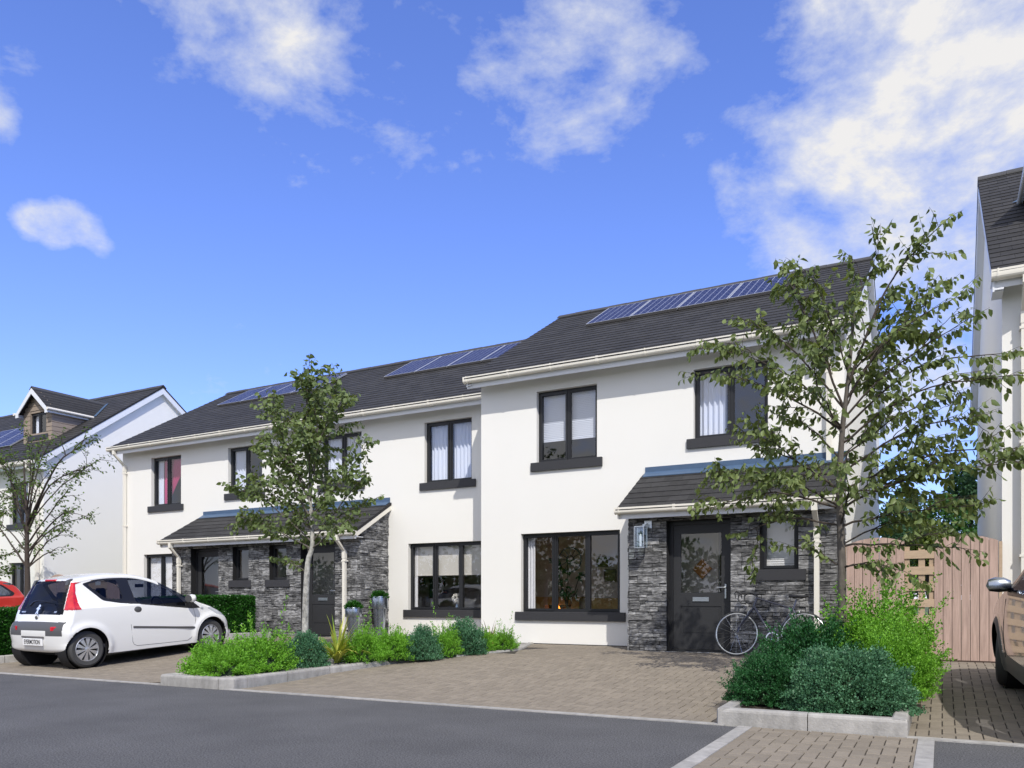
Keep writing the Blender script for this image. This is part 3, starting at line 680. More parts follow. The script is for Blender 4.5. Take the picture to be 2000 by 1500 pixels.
def front_door(parent, x0, x1, z0, z1, yp, hinge_left=True, inner=None, rec=.15):
    y0 = yp+rec; f = MB(); fw = .06
    f.box(x0, x0+fw, y0, y0+.07, z0, z1); f.box(x1-fw, x1, y0, y0+.07, z0, z1); f.box(x0+fw, x1-fw, y0, y0+.07, z1-fw, z1); f.box(x0+fw, x1-fw, y0-.01, y0+.07, z0, z0+.03)
    o = f.build('door_frame', 'frame', parent)
    a, b, c, d = x0+fw+.004, x1-fw-.004, z0+.034, z1-fw-.004; gy = y0+.02; s = .125; W = b-a
    ga, gb, gc, gd = a+s, b-s, c+(d-c)*.455, d-.15
    pc, pd = c+.24, c+(d-c)*.345
    m = MB(); wall_y(m, a, b, c, d, gy, [(ga, gb, gc, gd, .03), (ga, gb, pc, pd, .012)]); m.box(ga+.0, gb, gy+.012, gy+.03, pc, pd); m.box(a, b, gy+.03, gy+.05, c, gc); 
    m.bbox(ga+.04, gb-.04, gy+.004, gy+.013, pc+.04, pd-.04, .003)
    dr = m.build('door', 'door_paint', parent)
    g = MB(); g.quad((ga, gy+.022, gc), (gb, gy+.022, gc), (gb, gy+.022, gd), (ga, gy+.022, gd)); g.build('pane', 'glass', dr)
    l = MB(); cx = (a+b)/2; lz = (gc+pd)/2+.005; l.bbox(cx-.14, cx+.14, gy-.012, gy-.001, lz-.038, lz+.038, .005); l.box(cx-.13, cx+.13, gy-.018, gy-.012, lz-.034, lz-.026); l.build('letter_plate', 'chrome', dr)
    h = MB(); hx = (b-.055) if hinge_left else (a+.055); sg = -1 if hinge_left else 1; hz = c+(d-c)*.475
    h.bbox(hx-.016, hx+.016, gy-.014, gy-.001, hz-.14, hz+.10, .004); h.tube([(hx, gy-.01, hz+.04), (hx, gy-.05, hz+.04), (hx+sg*.02, gy-.055, hz+.04), (hx+sg*.13, gy-.055, hz+.04)], .010, 10); h.build('handle', 'chrome', dr, smooth=True)
    return o
def solar(parent, x0, x1, ya, yb, plane, off=.075):
    y0, z0, y1, z1 = plane; mlt = (z1-z0)/(y1-y0); n = Vector((0, -mlt, 1)).normalized()
    def P(x, y, h): return Vector((x, y, z0+mlt*(y-y0)))+n*h
    m = MB(); c = [P(x0+.02, ya+.015, off+.001), P(x1-.02, ya+.015, off+.001), P(x1-.02, yb-.015, off+.001), P(x0+.02, yb-.015, off+.001)]
    m.quad(*c); o = m.build('solar_panel', 'solar_cell', parent, uvs=[(0, 0), (1, 0), (1, 1), (0, 1)])
    f = MB(); w = .022
    for a, b, p, q in ((x0, x1, ya, ya+w), (x0, x1, yb-w, yb), (x0, x0+w, ya+w, yb-w), (x1-w, x1, ya+w, yb-w)):
        f.hexa([P(a, p, off-.04), P(b, p, off-.04), P(b, q, off-.04), P(a, q, off-.04), P(a, p, off+.004), P(b, p, off+.004), P(b, q, off+.004), P(a, q, off+.004)])
    f.build('panel_frame', 'alu', o)
    r = MB(); r.hexa([P(x0+.003, ya-.004, .02), P(x1-.003, ya-.004, .02), P(x1-.003, ya+.03, .02), P(x0+.003, ya+.03, .02), P(x0+.003, ya-.004, off-.002), P(x1-.003, ya-.004, off-.002), P(x1-.003, ya+.03, off-.042), P(x0+.003, ya+.03, off-.042)]); r.build('panel_skirt', 'alu_side', o)

def bargeboard(parent, x, ya, za, yb, zb, out=1, wd=.17, over=.12, name='bargeboard', m='white_pvc', top=0.0):
    """board along a verge at wall plane x; out=+1 right side, -1 left side"""
    mb = MB(); xo = x+out*over; a, b = sorted((xo-out*.022, xo))
    mb.hexa([(a, ya, za-wd), (b, ya, za-wd), (b, yb, zb-wd), (a, yb, zb-wd), (a, ya, za-top), (b, ya, za-top), (b, yb, zb-top), (a, yb, zb-top)])
    a, b = sorted((x, xo-out*.022))
    mb.hexa([(a, ya, za-wd+.02), (b, ya, za-wd+.02), (b, yb, zb-wd+.02), (a, yb, zb-wd+.02), (a, ya, za-wd+.035), (b, ya, za-wd+.035), (b, yb, zb-wd+.035), (a, yb, zb-wd+.035)])
    return mb.build(name, m, parent)

def house_unit(label, X0, X1, yw, wins, porch, depth=8., verge_l=0., verge_r=0., gable=(True, True), ridge=8.16, eave=5.57, solars=(), pipes=(), zfloor=.28, group=None, gut=None, roof_seed=1, rear=True):
    H = thing('terraced_house', label, 'house', (X0, yw, zfloor), group)
    yr = yw+depth/2; zw = eave-.12
    zw = eave-.085; opens = [(w['x'][0], w['x'][1], w['z'][0], w['z'][1], .16) for w in wins]
    w = MB(); 
    wall_y(w, X0, X1, zfloor, zw, yw, opens)
    mlt = (ridge-eave)/(yr-(yw-.42))
    for gx, on in ((X0+(0 if gable[0] else .01), True), (X1-(0 if gable[1] else .01), True)):
        if on:
            tz = lambda y: ridge-mlt*abs(y-yr)-.04
            w.add([(gx, yw, .0), (gx, yw+depth, .0), (gx, yw+depth, tz(yw+depth)), (gx, yr, tz(yr)), (gx, yw, tz(yw))], [(0, 1, 2, 3, 4)] if gx > X0+1 else [(4, 3, 2, 1, 0)])
    w.quad((X1, yw+depth, 0), (X0, yw+depth, 0), (X0, yw+depth, zw), (X1, yw+depth, zw))
    w.build('wall', 'render', H)
    b = MB(); b.box(X0+.003, X1-.003, yw+.015, yw+.05, -.05, zfloor-.012); b.build('plinth', 'concrete', H)
    b = MB(); b.box(X0, X1, yw-.012, yw+.05, zfloor-.014, zfloor+.004); b.build('render_stop_bead', 'frame', H)
    # rooms seen through the windows
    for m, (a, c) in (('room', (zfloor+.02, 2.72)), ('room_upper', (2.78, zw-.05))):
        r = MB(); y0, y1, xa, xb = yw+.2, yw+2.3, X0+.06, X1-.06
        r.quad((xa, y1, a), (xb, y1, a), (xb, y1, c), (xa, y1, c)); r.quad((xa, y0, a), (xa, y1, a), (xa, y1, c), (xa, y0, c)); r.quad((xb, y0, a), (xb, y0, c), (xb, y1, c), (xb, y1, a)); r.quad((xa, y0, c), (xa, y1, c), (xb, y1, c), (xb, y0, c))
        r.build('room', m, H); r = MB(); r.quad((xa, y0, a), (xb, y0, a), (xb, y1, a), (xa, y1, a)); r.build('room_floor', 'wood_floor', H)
    for q in wins: window(H, q['x'][0], q['x'][1], q['z'][0], q['z'][1], yw, q.get('n', 2), glass=q.get('glass', 'glass'), deco=q.get('deco'))
    # roof
    ya, za = yw-.42, eave; xa, xb = X0-verge_l, X1+verge_r
    u = MB(); u.hexa([(xa, ya, za-.05), (xb, ya, za-.05), (xb, yr, ridge-.06), (xa, yr, ridge-.06), (xa, ya, za-.002), (xb, ya, za-.002), (xb, yr, ridge-.002), (xa, yr, ridge-.002)])
    yb2 = yw+depth+.42
    u.hexa([(xa, yr, ridge-.06), (xb, yr, ridge-.06), (xb, yb2, za-.05), (xa, yb2, za-.05), (xa, yr, ridge), (xb, yr, ridge), (xb, yb2, za), (xa, yb2, za)])
    t = MB(); tile_slope(t, xa, xb, ya-.03, za-.018, yr, ridge, seed=roof_seed); t.v += []; 
    rf = t.build('roof', 'slate', H); u.build('roof_deck', 'slate_under', rf)
    c = MB(); ridge_caps(c, xa-.005, xb+.005, yr, ridge+.015); c.build('ridge_tiles', 'ridge', rf)
    # soffit, fascia, gutter
    f = MB(); f.box(xa, xb, yw-.345, yw-.325, eave-.195, eave-.03); f.build('fascia', 'white_pvc', H)
    s = MB(); s.box(xa, xb, yw-.325, yw-.002, eave-.085, eave-.07); s.build('soffit', 'white_pvc', H)
    ga, gb = gut if gut else (xa-.03, xb+.03)
    gutter(H, ga, gb, yw-.347, eave+.015)
    for sgn, x, on, vg in ((-1, X0, gable[0], verge_l), (1, X1, gable[1], verge_r)):
        if on and vg > .01:
            bargeboard(H, x, ya+.03, za-.0, yr, ridge-.02, sgn, over=vg-.01, top=.025); bargeboard(H, x, yr, ridge-.02, yb2, za-.0, sgn, over=vg-.01, top=.025)
    for x, z in pipes: downpipe(H, x, yw, yw-.40, eave-.08, z)
    plane = (ya, za, yr, ridge)
    for a, b_, c_, d in solars: solar(rf.parent, a, b_, c_, d, plane)
    # porch
    P = porch; px0, px1, yp = P['x'][0], P['x'][1], P['y']; ptop = 3.43; pe = P.get('eave', 2.66); ya, yb = yp-.36, yw
    st = MB(); ops = [(o[0], o[1], o[2], o[3]) for o in P['opens']]
    stone_fill(st, lambda u_, z_, d_: (u_, yp-d_, z_), px0, px1, zfloor-.03, 2.62, ops, P['seed'])
    ml = (ptop-pe)/(yb-ya)
    if P.get('side_r'):
        tz = lambda u_: pe+ml*(u_-ya)-.09
        stone_fill(st, lambda u_, z_, d_: (px1+d_, u_, z_), yp-.02, yw-.002, zfloor-.03, 3.4, [], P['seed']+5, ztop=tz)
    if P.get('side_l'):
        tz = lambda u_: pe+ml*(u_-ya)-.09
        stone_fill(st, lambda u_, z_, d_: (px0-d_, u_, z_), yp-.02, yw-.002, zfloor-.03, 3.4, [], P['seed']+9, ztop=tz)
    ps = st.build('porch_wall', 'stone', H)
    bk = MB(); wall_y(bk, px0, px1, zfloor-.1, 2.66, yp, [(o[0], o[1], o[2], o[3], .15) for o in P['opens']])
    for x, on in ((px0, P.get('side_l')), (px1, P.get('side_r'))):
        if on: bk.add([(x, yp, 0), (x, yw-.002, 0), (x, yw-.002, pe+ml*(yw-ya)-.08), (x, yp, pe+ml*(yp-ya)-.08)], [(0, 1, 2, 3)])
    bk.build('mortar', 'stone_back', ps)
    for side in P.get('inner', [('room', px0+.1, px1-.1)]):
        r = MB(); r.box(side[1], side[2], yw-.04, yw-.012, zfloor, 2.6); r.build('porch_lining', side[0], H)
    for o in P['opens']:
        if o[4] == 'door': front_door(H, o[0], o[1], zfloor-.0, o[3], yp, hinge_left=o[5])
        else: window(H, o[0], o[1], o[2], o[3], yp, 1, rec=.11, glass='glass', name='porch_window', fw=.05, deco=o[5] if len(o) > 5 else None)
    xa, xb = P['roof']
    t = MB(); tile_slope(t, xa, xb, ya-.03, pe-.018, yb, ptop, seed=P['seed']+2); pr = t.build('porch_roof', 'slate', H)
    u = MB(); u.hexa([(xa, ya, pe-.06), (xb, ya, pe-.06), (xb, yb, ptop-.06), (xa, yb, ptop-.06), (xa, ya, pe-.002), (xb, ya, pe-.002), (xb, yb, ptop-.002), (xa, yb, ptop-.002)]); u.build('roof_deck', 'slate_under', pr)
    fl = MB(); fa, fb = P['flash']; fl.box(fa, fb, yw-.018, yw-.002, ptop-.02, ptop+.125); yy_ = yw-.17; zz_ = pe+ml*(yy_-ya)
    fl.hexa([(fa, yy_, zz_+.022), (fb, yy_, zz_+.022), (fb, yw-.018, ptop+.012), (fa, yw-.018, ptop+.012), (fa, yy_, zz_+.034), (fb, yy_, zz_+.034), (fb, yw-.018, ptop+.035), (fa, yw-.018, ptop+.035)]); fl.build('flashing', 'lead', pr)
    f = MB(); fx0, fx1 = P.get('fascia', (xa, xb)); f.box(fx0, fx1, yp-.30, yp-.28, pe-.165, pe-.03); f.box(fx0, fx1, yp-.28, yp-.04, pe-.125, pe-.11); f.build('porch_fascia', 'white_pvc', H)
    gutter(H, P['gut'][0], P['gut'][1], yp-.302, pe+.02, s=.92, name='porch_gutter')
    for sgn, x, on in ((-1, px0, P.get('side_l')), (1, px1, P.get('side_r'))):
        if on: bargeboard(H, x+sgn*.03, ya+.03, pe-.0, yb, ptop-.01, sgn, over=abs((xb if sgn > 0 else xa)-x)-.035, wd=.16, top=.02, m='cream', name='porch_bargeboard')
    for x in P.get('pipes', ()): downpipe(H, x, yp-.035, yp-.36, pe-.06, .27)
    return H

mat('roller_blind', (.70, .68, .64), .9)
TOP, GH = 5.22, 2.442
H_FRONT = house_unit('white house standing forward of the row, with lantern and bicycle at its stone porch', -8.26, -1.39, 13.8,
    [dict(x=(-6.992, -5.715), z=(3.82, TOP), glass='glass_upper', deco=[('blind', .68)]), dict(x=(-3.872, -2.593), z=(3.985, TOP), glass='glass_upper', deco=[('curtain', .05, .42, 'curtain_white', .03, 5)]),
     dict(x=(-7.339, -5.256), z=(.895, GH), n=3, deco=[('curtain', .01, .10, 'curtain_white', .03, 3)])],
    dict(x=(-4.706, -1.39), y=12.8, seed=11, side_r=True, side_l=True, roof=(-4.80, -1.30), flash=(-4.76, -1.36), gut=(-4.82, -1.28), fascia=(-4.79, -1.30), pipes=(-1.668,),
         opens=[(-4.045, -2.987, .28, 2.455, 'door', True), (-2.53, -1.95, 1.61, 2.455, 'win', [('blind', .9)])],
         inner=[('room', -4.6, -3.42), ('dark_wood', -3.40, -1.5)]),
    verge_l=.12, verge_r=.14, gable=(True, True), solars=[(-6.92+1.04*i, -5.90+1.04*i, 16.10, 17.47) for i in range(4)], pipes=((-1.62, .28),), group='rendered houses of the terrace', roof_seed=3)
H_R = house_unit('white middle house of the terrace, young tree and steel planters before its stone porch', -14.81, -8.26, 14.97,
    [dict(x=(-13.605, -12.335), z=(3.985, TOP), glass='glass_upper', deco=[('curtain', .03, .97, 'curtain_white', .03, 9)]), dict(x=(-10.485, -9.206), z=(3.82, TOP), glass='glass_upper', deco=[('curtain', .06, .47, 'curtain_white', .03, 5), ('curtain', .54, .93, 'curtain_white', .03, 5)]),
     dict(x=(-10.947, -8.864), z=(.895, GH), n=3, deco=[('roller', .47), ('curtain', .0, .06, 'curtain_white', .02, 3)])],
    dict(x=(-14.70, -11.53), y=13.97, seed=21, side_r=True, roof=(-14.70, -11.43), flash=(-14.70, -11.47), gut=(-14.70, -11.41), pipes=(-11.92,),
         opens=[(-13.335, -12.28, .28, 2.455, 'door', True), (-14.36, -13.79, 1.61, 2.455, 'win')], inner=[('roller_blind', -14.6, -12.72), ('brown', -12.70, -11.7)]),
    gable=(False, False), solars=[(-13.45+1.04*i, -12.43+1.04*i, 17.30, 18.62) for i in range(4)], group='rendered houses of the terrace', gut=(-14.81, -8.262), roof_seed=5)
H_L = house_unit('white far end house of the terrace with red curtain upstairs, behind the white car', -21.36, -14.81, 14.97,
    [dict(x=(-20.073, -18.799), z=(3.82, TOP), glass='glass_upper', deco=[('curtain', .04, .22, 'curtain_white', .02, 3), ('drape', .24, 1.0, 'curtain_red')]), dict(x=(-16.919, -15.651), z=(3.985, TOP), glass='glass_upper', deco=[('curtain', .05, .46, 'curtain_white', .03, 5)]),
     dict(x=(-20.402, -18.32), z=(.895, GH), n=3, deco=[('vertical', 26)])],
    dict(x=(-17.86, -14.70), y=13.97, seed=31, side_l=True, roof=(-17.95, -14.70), flash=(-17.88, -14.70), gut=(-17.98, -14.70), pipes=(-17.50,),
         opens=[(-17.16, -16.12, .28, 2.455, 'door', True), (-15.62, -15.06, 1.61, 2.455, 'win')], inner=[('room', -17.7, -14.8)]),
    verge_l=.08, gable=(True, False), solars=[(-20.02+1.04*i, -19.0+1.04*i, 17.30, 18.62) for i in range(4)], pipes=((-21.18, .28),), group='rendered houses of the terrace', gut=(-21.47, -14.812), roof_seed=8)

# detached houses with dormers
def dormer_house(label, X0, X1, yw, wins, depth=8.65, ridge=9.0, eave=5.55, dormers=(), pipes=(), solars=(), seed=1, ground=.2, verge=.15, rise=0):
    H = thing('detached_house', label, 'house', (X0, yw, ground)); yr = yw+depth/2; zw = eave-.085; mlt = (ridge-eave)/(yr-(yw-.42))
    w = MB(); wall_y(w, X0, X1, 0, zw, yw, [(q['x'][0], q['x'][1], q['z'][0], q['z'][1], .16) for q in wins])
    tz = lambda y: ridge-mlt*abs(y-yr)-.04
    for gx in (X0, X1): w.add([(gx, yw, 0), (gx, yw+depth, 0), (gx, yw+depth, tz(yw+depth)), (gx, yr, tz(yr)), (gx, yw, tz(yw))], [(0, 1, 2, 3, 4)] if gx == X1 else [(4, 3, 2, 1, 0)])
    w.quad((X1, yw+depth, 0), (X0, yw+depth, 0), (X0, yw+depth, zw), (X1, yw+depth, zw)); w.build('wall', 'render', H)
    for m, (a, c) in (('room', (.3, 2.72)), ('room_upper', (2.78, zw-.05))):
        r = MB(); y0, y1, xa, xb = yw+.2, yw+3.6, X0+.06, X1-.06
        r.quad((xa, y1, a), (xb, y1, a), (xb, y1, c), (xa, y1, c)); r.quad((xa, y0, a), (xa, y1, a), (xa, y1, c), (xa, y0, c)); r.quad((xb, y0, a), (xb, y0, c), (xb, y1, c), (xb, y1, a)); r.quad((xa, y0, c), (xa, y1, c), (xb, y1, c), (xb, y0, c)); r.quad((xa, y0, a), (xb, y0, a), (xb, y1, a), (xa, y1, a)); r.build('room', m, H)
    for q in wins: window(H, q['x'][0], q['x'][1], q['z'][0], q['z'][1], yw, q.get('n', 2), glass=q.get('glass', 'glass'), deco=q.get('deco'))
    ya, za = yw-.42, eave; xa, xb = X0-verge, X1+verge; yb2 = yw+depth+.42
    t = MB(); tile_slope(t, xa, xb, ya-.03, za-.018, yr, ridge, seed=seed, w=.30, exp=.22, clipf=lambda x, s: any(d[0]+.15 < x < d[1]-.15 and s > (d[2]+.2-ya)/(yr-ya) and s < (d[2]+1.0-ya)/(yr-ya) for d in dormers))
    rf = t.build('roof', 'slate', H)
    u = MB(); u.hexa([(xa, ya, za-.05), (xb, ya, za-.05), (xb, yr, ridge-.06), (xa, yr, ridge-.06), (xa, ya, za-.002), (xb, ya, za-.002), (xb, yr, ridge-.002), (xa, yr, ridge-.002)])
    u.hexa([(xa, yr, ridge-.06), (xb, yr, ridge-.06), (xb, yb2, za-.05), (xa, yb2, za-.05), (xa, yr, ridge), (xb, yr, ridge), (xb, yb2, za), (xa, yb2, za)]); u.build('roof_deck', 'slate_under', rf)
    c = MB(); ridge_caps(c, xa-.005, xb+.005, yr, ridge+.015, slope=mlt); c.build('ridge_tiles', 'ridge', rf)
    f = MB(); f.box(xa, xb, yw-.345, yw-.325, eave-.20, eave-.03); f.build('fascia', 'white_pvc', H); s = MB(); s.box(xa, xb, yw-.325, yw-.002, eave-.085, eave-.07); s.build('soffit', 'white_pvc', H)
    gutter(H, xa+.0, xb-.0, yw-.347, eave+.015, s=1.1)
    for sgn, x in ((-1, X0), (1, X1)):
        bargeboard(H, x, ya+.03, za, yr, ridge-.02, sgn, over=verge-.01, wd=.26, top=.025); bargeboard(H, x, yr, ridge-.02, yb2, za, sgn, over=verge-.01, wd=.26, top=.025)
        # boxed soffit end at the foot of the verge
        b = MB(); a_, b_ = sorted((x, x+sgn*(verge-.012))); b.box(a_, b_, yw-.322, yw+.02, eave-.24, eave-.05); b.build('soffit_box', 'white_pvc', H)
    for x, z in pipes: downpipe(H, x, yw, yw-.40, eave-.08, z, w=.085)
    for a, b_, c_, d in solars: solar(H, a, b_, c_, d, (ya, za, yr, ridge))
    rz = lambda y: za+mlt*(y-ya)
    for d in dormers:
        x0, x1, yd = d[:3]; ze = d[3]; zr = d[4]; xc = (x0+x1)/2; zb = rz(yd); k = (zr-ze)/((x1-x0)/2+.12)
        m = MB(); wx0, wx1, wz0, wz1 = d[5]
        wall_y(m, x0, x1, zb-.05, ze, yd, [(wx0, wx1, wz0, min(wz1, ze), .1)])
        for e in (0,): m.add([(x0, yd, ze), (x1, yd, ze), (xc, yd, ze+k*(x1-x0)/2)], [(0, 1, 2)])
        yh = ya+(ze-za)/mlt
        for x, s_ in ((x0, -1), (x1, 1)): m.add([(x, yd, zb-.05), (x, yh+.1, ze), (x, yd, ze)], [(0, 1, 2)] if s_ > 0 else [(0, 2, 1)])
        # cladding board shadow gaps as thin proud boards
        z = zb
        while z < zr-.15:
            hw = (x1-x0)/2 if z < ze else max(0, (x1-x0)/2-(z-ze)/k)
            if hw > .05:
                for (p, q) in ([(xc-hw, xc+hw)] if not (wz0 < z+.07 < wz1) else [(xc-hw, wx0), (wx1, xc+hw)]):
                    if q-p > .03: m.box(p, q, yd-.018, yd-.001, z+.008, z+.145)
            if z < ze-.02:
                yq = min(yh, ya+(z+.145-za)/mlt+0)
                for x, s_ in ((x0, -1), (x1, 1)):
                    a_, b_ = sorted((x+s_*.001, x+s_*.018)); m.box(a_, b_, yd-.018, max(yd+.03, yq), z+.008, min(z+.145, ze))
            z += .155
        D = m.build('dormer', 'cladding', H)
        r = MB(); ov = .12; yf = yd-.22; yk = ya+(zr-za)/mlt
        for s_ in (-1, 1):
            hw = (x1-x0)/2+ov; n_ = 7
            for i in range(n_):
                t0, t1 = i/n_, (i+1)/n_; zA, zB = zr-k*hw*(1-t0), zr-k*hw*(1-t1); xA, xB = xc+s_*hw*(1-t0), xc+s_*hw*(1-t1)
                yA, yB = ya+(zA-za)/mlt, ya+(zB-za)/mlt
                P = [(xA, yf, zA), (xB, yf, zB), (xB, yB+.05, zB), (xA, yA+.05, zA)]
                r.hexa([(p[0], p[1], p[2]-.03) for p in P]+[(P[0][0], P[0][1], P[0][2]+.022), (P[1][0], P[1][1], P[1][2]+.006), (P[2][0], P[2][1], P[2][2]+.006), (P[3][0], P[3][1], P[3][2]+.022)])
        r.build('dormer_roof', 'slate', D)
        r = MB(); r.extrude([(xc-.12, zr-.12*k+.02), (xc-.12, zr-.12*k+.05), (xc, zr+.05), (xc+.12, zr-.12*k+.05), (xc+.12, zr-.12*k+.02), (xc, zr+.02)], 1, yf-.01, yk); r.build('ridge_tiles', 'ridge', D)
        g = MB(); hw = (x1-x0)/2+ov
        for s_ in (-1, 1):
            zA = zr-k*hw
            P = [(xc+s_*hw, zA-.02), (xc, zr-.03), (xc, zr-.22), (xc+s_*(hw-.15), zA+.15*k-.17-.02), (xc+s_*(hw-.15), zA-.16), (xc+s_*hw, zA-.16)]
            g.extrude(P if s_ < 0 else P[::-1], 1, yf-.02, yf+.004)
            a_, b_ = sorted((xc+s_*hw, xc+s_*(hw-.02))); g.box(a_, b_, yf+.004, yh-.1, zA-.14, zA-.02); a_, b_ = sorted((xc+s_*(hw-.02), xc+s_*((x1-x0)/2))); g.box(a_, b_, yf+.004, yh-.1, zA-.14, zA-.125)
        g.build('dormer_fascia', 'white_pvc', D)
        q = MB()
        for s_ in (-1, 1): q.tube([(xc+s_*(hw+.05), yf-.05, zr-k*hw-.03), (xc+s_*(hw+.05), ya+(zr-k*hw-za)/mlt-.05, zr-k*hw-.03)], .05, 10)
        q.build('dormer_gutter', 'cream', D, smooth=True)
        fl = MB(); hw2 = (x1-x0)/2+ov
        for s_ in (-1, 1):
            n1 = Vector((0, -mlt, 1)).normalized()*.03
            P = [Vector((xc+s_*hw2, ya+(zr-k*hw2-za)/mlt, zr-k*hw2)), Vector((xc, yk, zr))]; dx = Vector((s_*.16, 0, 0))
            fl.quad(P[0]+n1, P[0]+n1+dx, P[1]+n1+dx, P[1]+n1)
        fl.build('valley_flashing', 'lead', D)
        window(H, wx0, wx1, wz0, wz1, yd, 2, rec=.05, glass='glass_upper', deco=[('curtain', .05, .4, 'curtain_white', .02, 3)], name='dormer_window')
        b = MB(); b.box(x0+.05, x1-.05, yd+.5, yd+.52, zb, ze); b.build('room', 'room_upper', H)
    return H
mat('plastic_dummy', (.5, .5, .5))
dormer_house('white detached house with cladded dormer and solar panels at far left, behind bare-limbed tree', -36.5, -25.38, 15.0,
    [dict(x=(-27.30, -26.25), z=(3.62, 5.0), glass='glass_upper', deco=[('curtain', .3, .62, 'curtain_white', .03, 3)]), dict(x=(-27.35, -26.25), z=(.6, 2.35), deco=[('curtain', .3, .6, 'curtain_white', .03, 3)]),
     dict(x=(-31.6, -30.4), z=(3.62, 5.0), glass='glass_upper'), dict(x=(-31.8, -29.9), z=(.8, 2.35), n=3)],
    dormers=[(-28.18, -26.56, 15.98, 7.60, 8.40, (-27.80, -26.86, 6.80, 7.58))], pipes=((-25.62, .25),), solars=[(-29.95-.02*i*0-1.12*i, -28.87-1.12*i, 15.9, 17.45) for i in range(3)], seed=4)
RH = dormer_house('white detached house cut off by the right edge, beside the timber gate', .727, 12.2, 12.81,
    [dict(x=(2.6, 3.9), z=(3.82, TOP), glass='glass_upper'), dict(x=(2.4, 4.5), z=(.9, 2.44), n=3)], dormers=[(1.28, 2.95, 13.95, 7.60, 8.45, (1.62, 2.6, 6.9, 7.58))], pipes=((.985, .25),), seed=6, verge=.14)

# ------------------------------------------------------------------ timber fence and gate
def board_run(mb, x0, x1, y, zb, top, n, th=.022):
    w = (x1-x0)/n
    for i in range(n):
        a, b = x0+i*w+.0035, x0+(i+1)*w-.0035; za, zc, zm = top(a), top(b), top((a+b)/2)
        mb.add([(a, y, zb), (b, y, zb), (b, y+th, zb), (a, y+th, zb), (a, y, za), ((a+b)/2, y, zm), (b, y, zc), (b, y+th, zc), ((a+b)/2, y+th, zm), (a, y+th, za)],
               [(0, 1, 6, 5, 4), (3, 9, 8, 7, 2), (0, 4, 9, 3), (1, 2, 7, 6), (4, 5, 8, 9), (5, 6, 7, 8), (0, 3, 2, 1)])
def arc(x0, x1, z0, rise): return lambda x: z0+rise*math.sin(max(0, min(1, (x-x0)/(x1-x0)))*PI)**.9
def timber_gate(label, X0, X1, y, zb, zt, rise, name='timber_fence', cat='fence', leafw=.66, boards=7, group=None):
    T = thing(name, label, cat, (X0, y, zb), group)
    a, b = X0+.04+ (X1-X0-.08-leafw*2)*0, 0
    lx0, lx1 = X0+.045, X0+.045+leafw*1.18; rx1 = X1-.045; rx0 = rx1-leafw*1.18
    m = MB(); board_run(m, lx0, lx1, y, zb+.03, arc(lx0-.05, lx1+.12, zt, rise), boards); m.build('board_panel', 'wood_pink', T)
    m = MB(); board_run(m, rx0, rx1, y, zb+.03, arc(rx0-.12, rx1+.05, zt, rise), boards); m.build('board_panel', 'wood_pink', T)
    m = MB(); m.box(X0, X0+.04, y-.01, y+.06, zb-.05, zt+.01); m.build('post', 'wood_beige', T)
    m = MB(); m.box(X1-.04, X1, y-.01, y+.06, zb-.05, zt+.01); m.build('post', 'wood_beige', T)
    m = MB(); z = zb+.08
    while z < zt-.05: m.box(lx1-.02, rx0+.005, y+.004, y+.022, z, z+.115); z += .232
    w = rx0-lx1
    for p, q in ((.0, .17), (.47, .69), (.83, 1.0)): m.box(lx1+w*p, lx1+w*q, y+.024, y+.045, zb+.03, zt-.03)
    m.build('trellis_panel', 'wood_beige', T)
    for p, q in ((lx0, lx1), (rx0, rx1)):
        for z in (zb+.35, zt-.4): m = MB(); m.box(p, q, y+.040, y+.07, z, z+.09); m.build('rail', 'wood_pink', T)
        m = MB(); f_ = arc(lx0-.05, lx1+.12, zt, rise) if p == lx0 else arc(rx0-.12, rx1+.05, zt, rise); k = boards
        board_run(m, p+.03, q-.03, y+.024, zb+.03, lambda x: f_(x)-.03, k, .012); m.v = [tuple(v) for v in m.v]; m.build('gap_shade_boards', 'dark_wood', T)  # dark layer added behind the boards, standing in for shade in the gaps
    m = MB(); m.box(rx0, X1-.04, y-.006, y+.03, zb-.02, zb+.028); m.build('threshold', 'dark_wood', T)
    return T
timber_gate('pink stained timber gate with two arched leaves between the front house and the right-hand house', -1.30, .725, 12.70, .26, 1.935, .115, name='timber_gate', cat='gate')
timber_gate('timber gate with arched ends spanning the far gap behind the white car roof', -25.30, -21.42, 15.12, .22, 1.80, .14, name='timber_gate', cat='gate', leafw=.72, boards=7)

# ------------------------------------------------------------------ wall lantern
T = thing('wall_lantern', 'square glass wall lantern with silver bracket on the stone left of the front door', 'lantern', (-4.33, 12.8, 2.2))
m = MB(); m.bbox(-4.42, -4.29, 12.745, 12.765, 2.34, 2.475, .003); m.box(-4.37, -4.34, 12.62, 12.75, 2.40, 2.425); m.build('bracket', 'chrome', T)
cx, cy, h = -4.43, 12.60, .082
m = MB(); m.bbox(cx-h-.006, cx+h+.006, cy-h-.006, cy+h+.006, 2.352, 2.372, .004); m.bbox(cx-h-.004, cx+h+.004, cy-h-.004, cy+h+.004, 2.00, 2.018, .004)
for sx in (-1, 1):
    for sy in (-1, 1): m.box(cx+sx*h-.007, cx+sx*h+.007, cy+sy*h-.007, cy+sy*h+.007, 2.018, 2.352)
m.box(-4.40, -4.36, cy, 12.75, 2.372, 2.40); m.build('lantern_frame', 'chrome', T)
m = MB()
for a, b in (((-1, -1), (1, -1)), ((1, -1), (1, 1)), ((1, 1), (-1, 1)), ((-1, 1), (-1, -1))):
    m.quad((cx+a[0]*h, cy+a[1]*h, 2.02), (cx+b[0]*h, cy+b[1]*h, 2.02), (cx+b[0]*h, cy+b[1]*h, 2.35), (cx+a[0]*h, cy+a[1]*h, 2.35))
m.build('lantern_glass', 'glass_lamp', T)
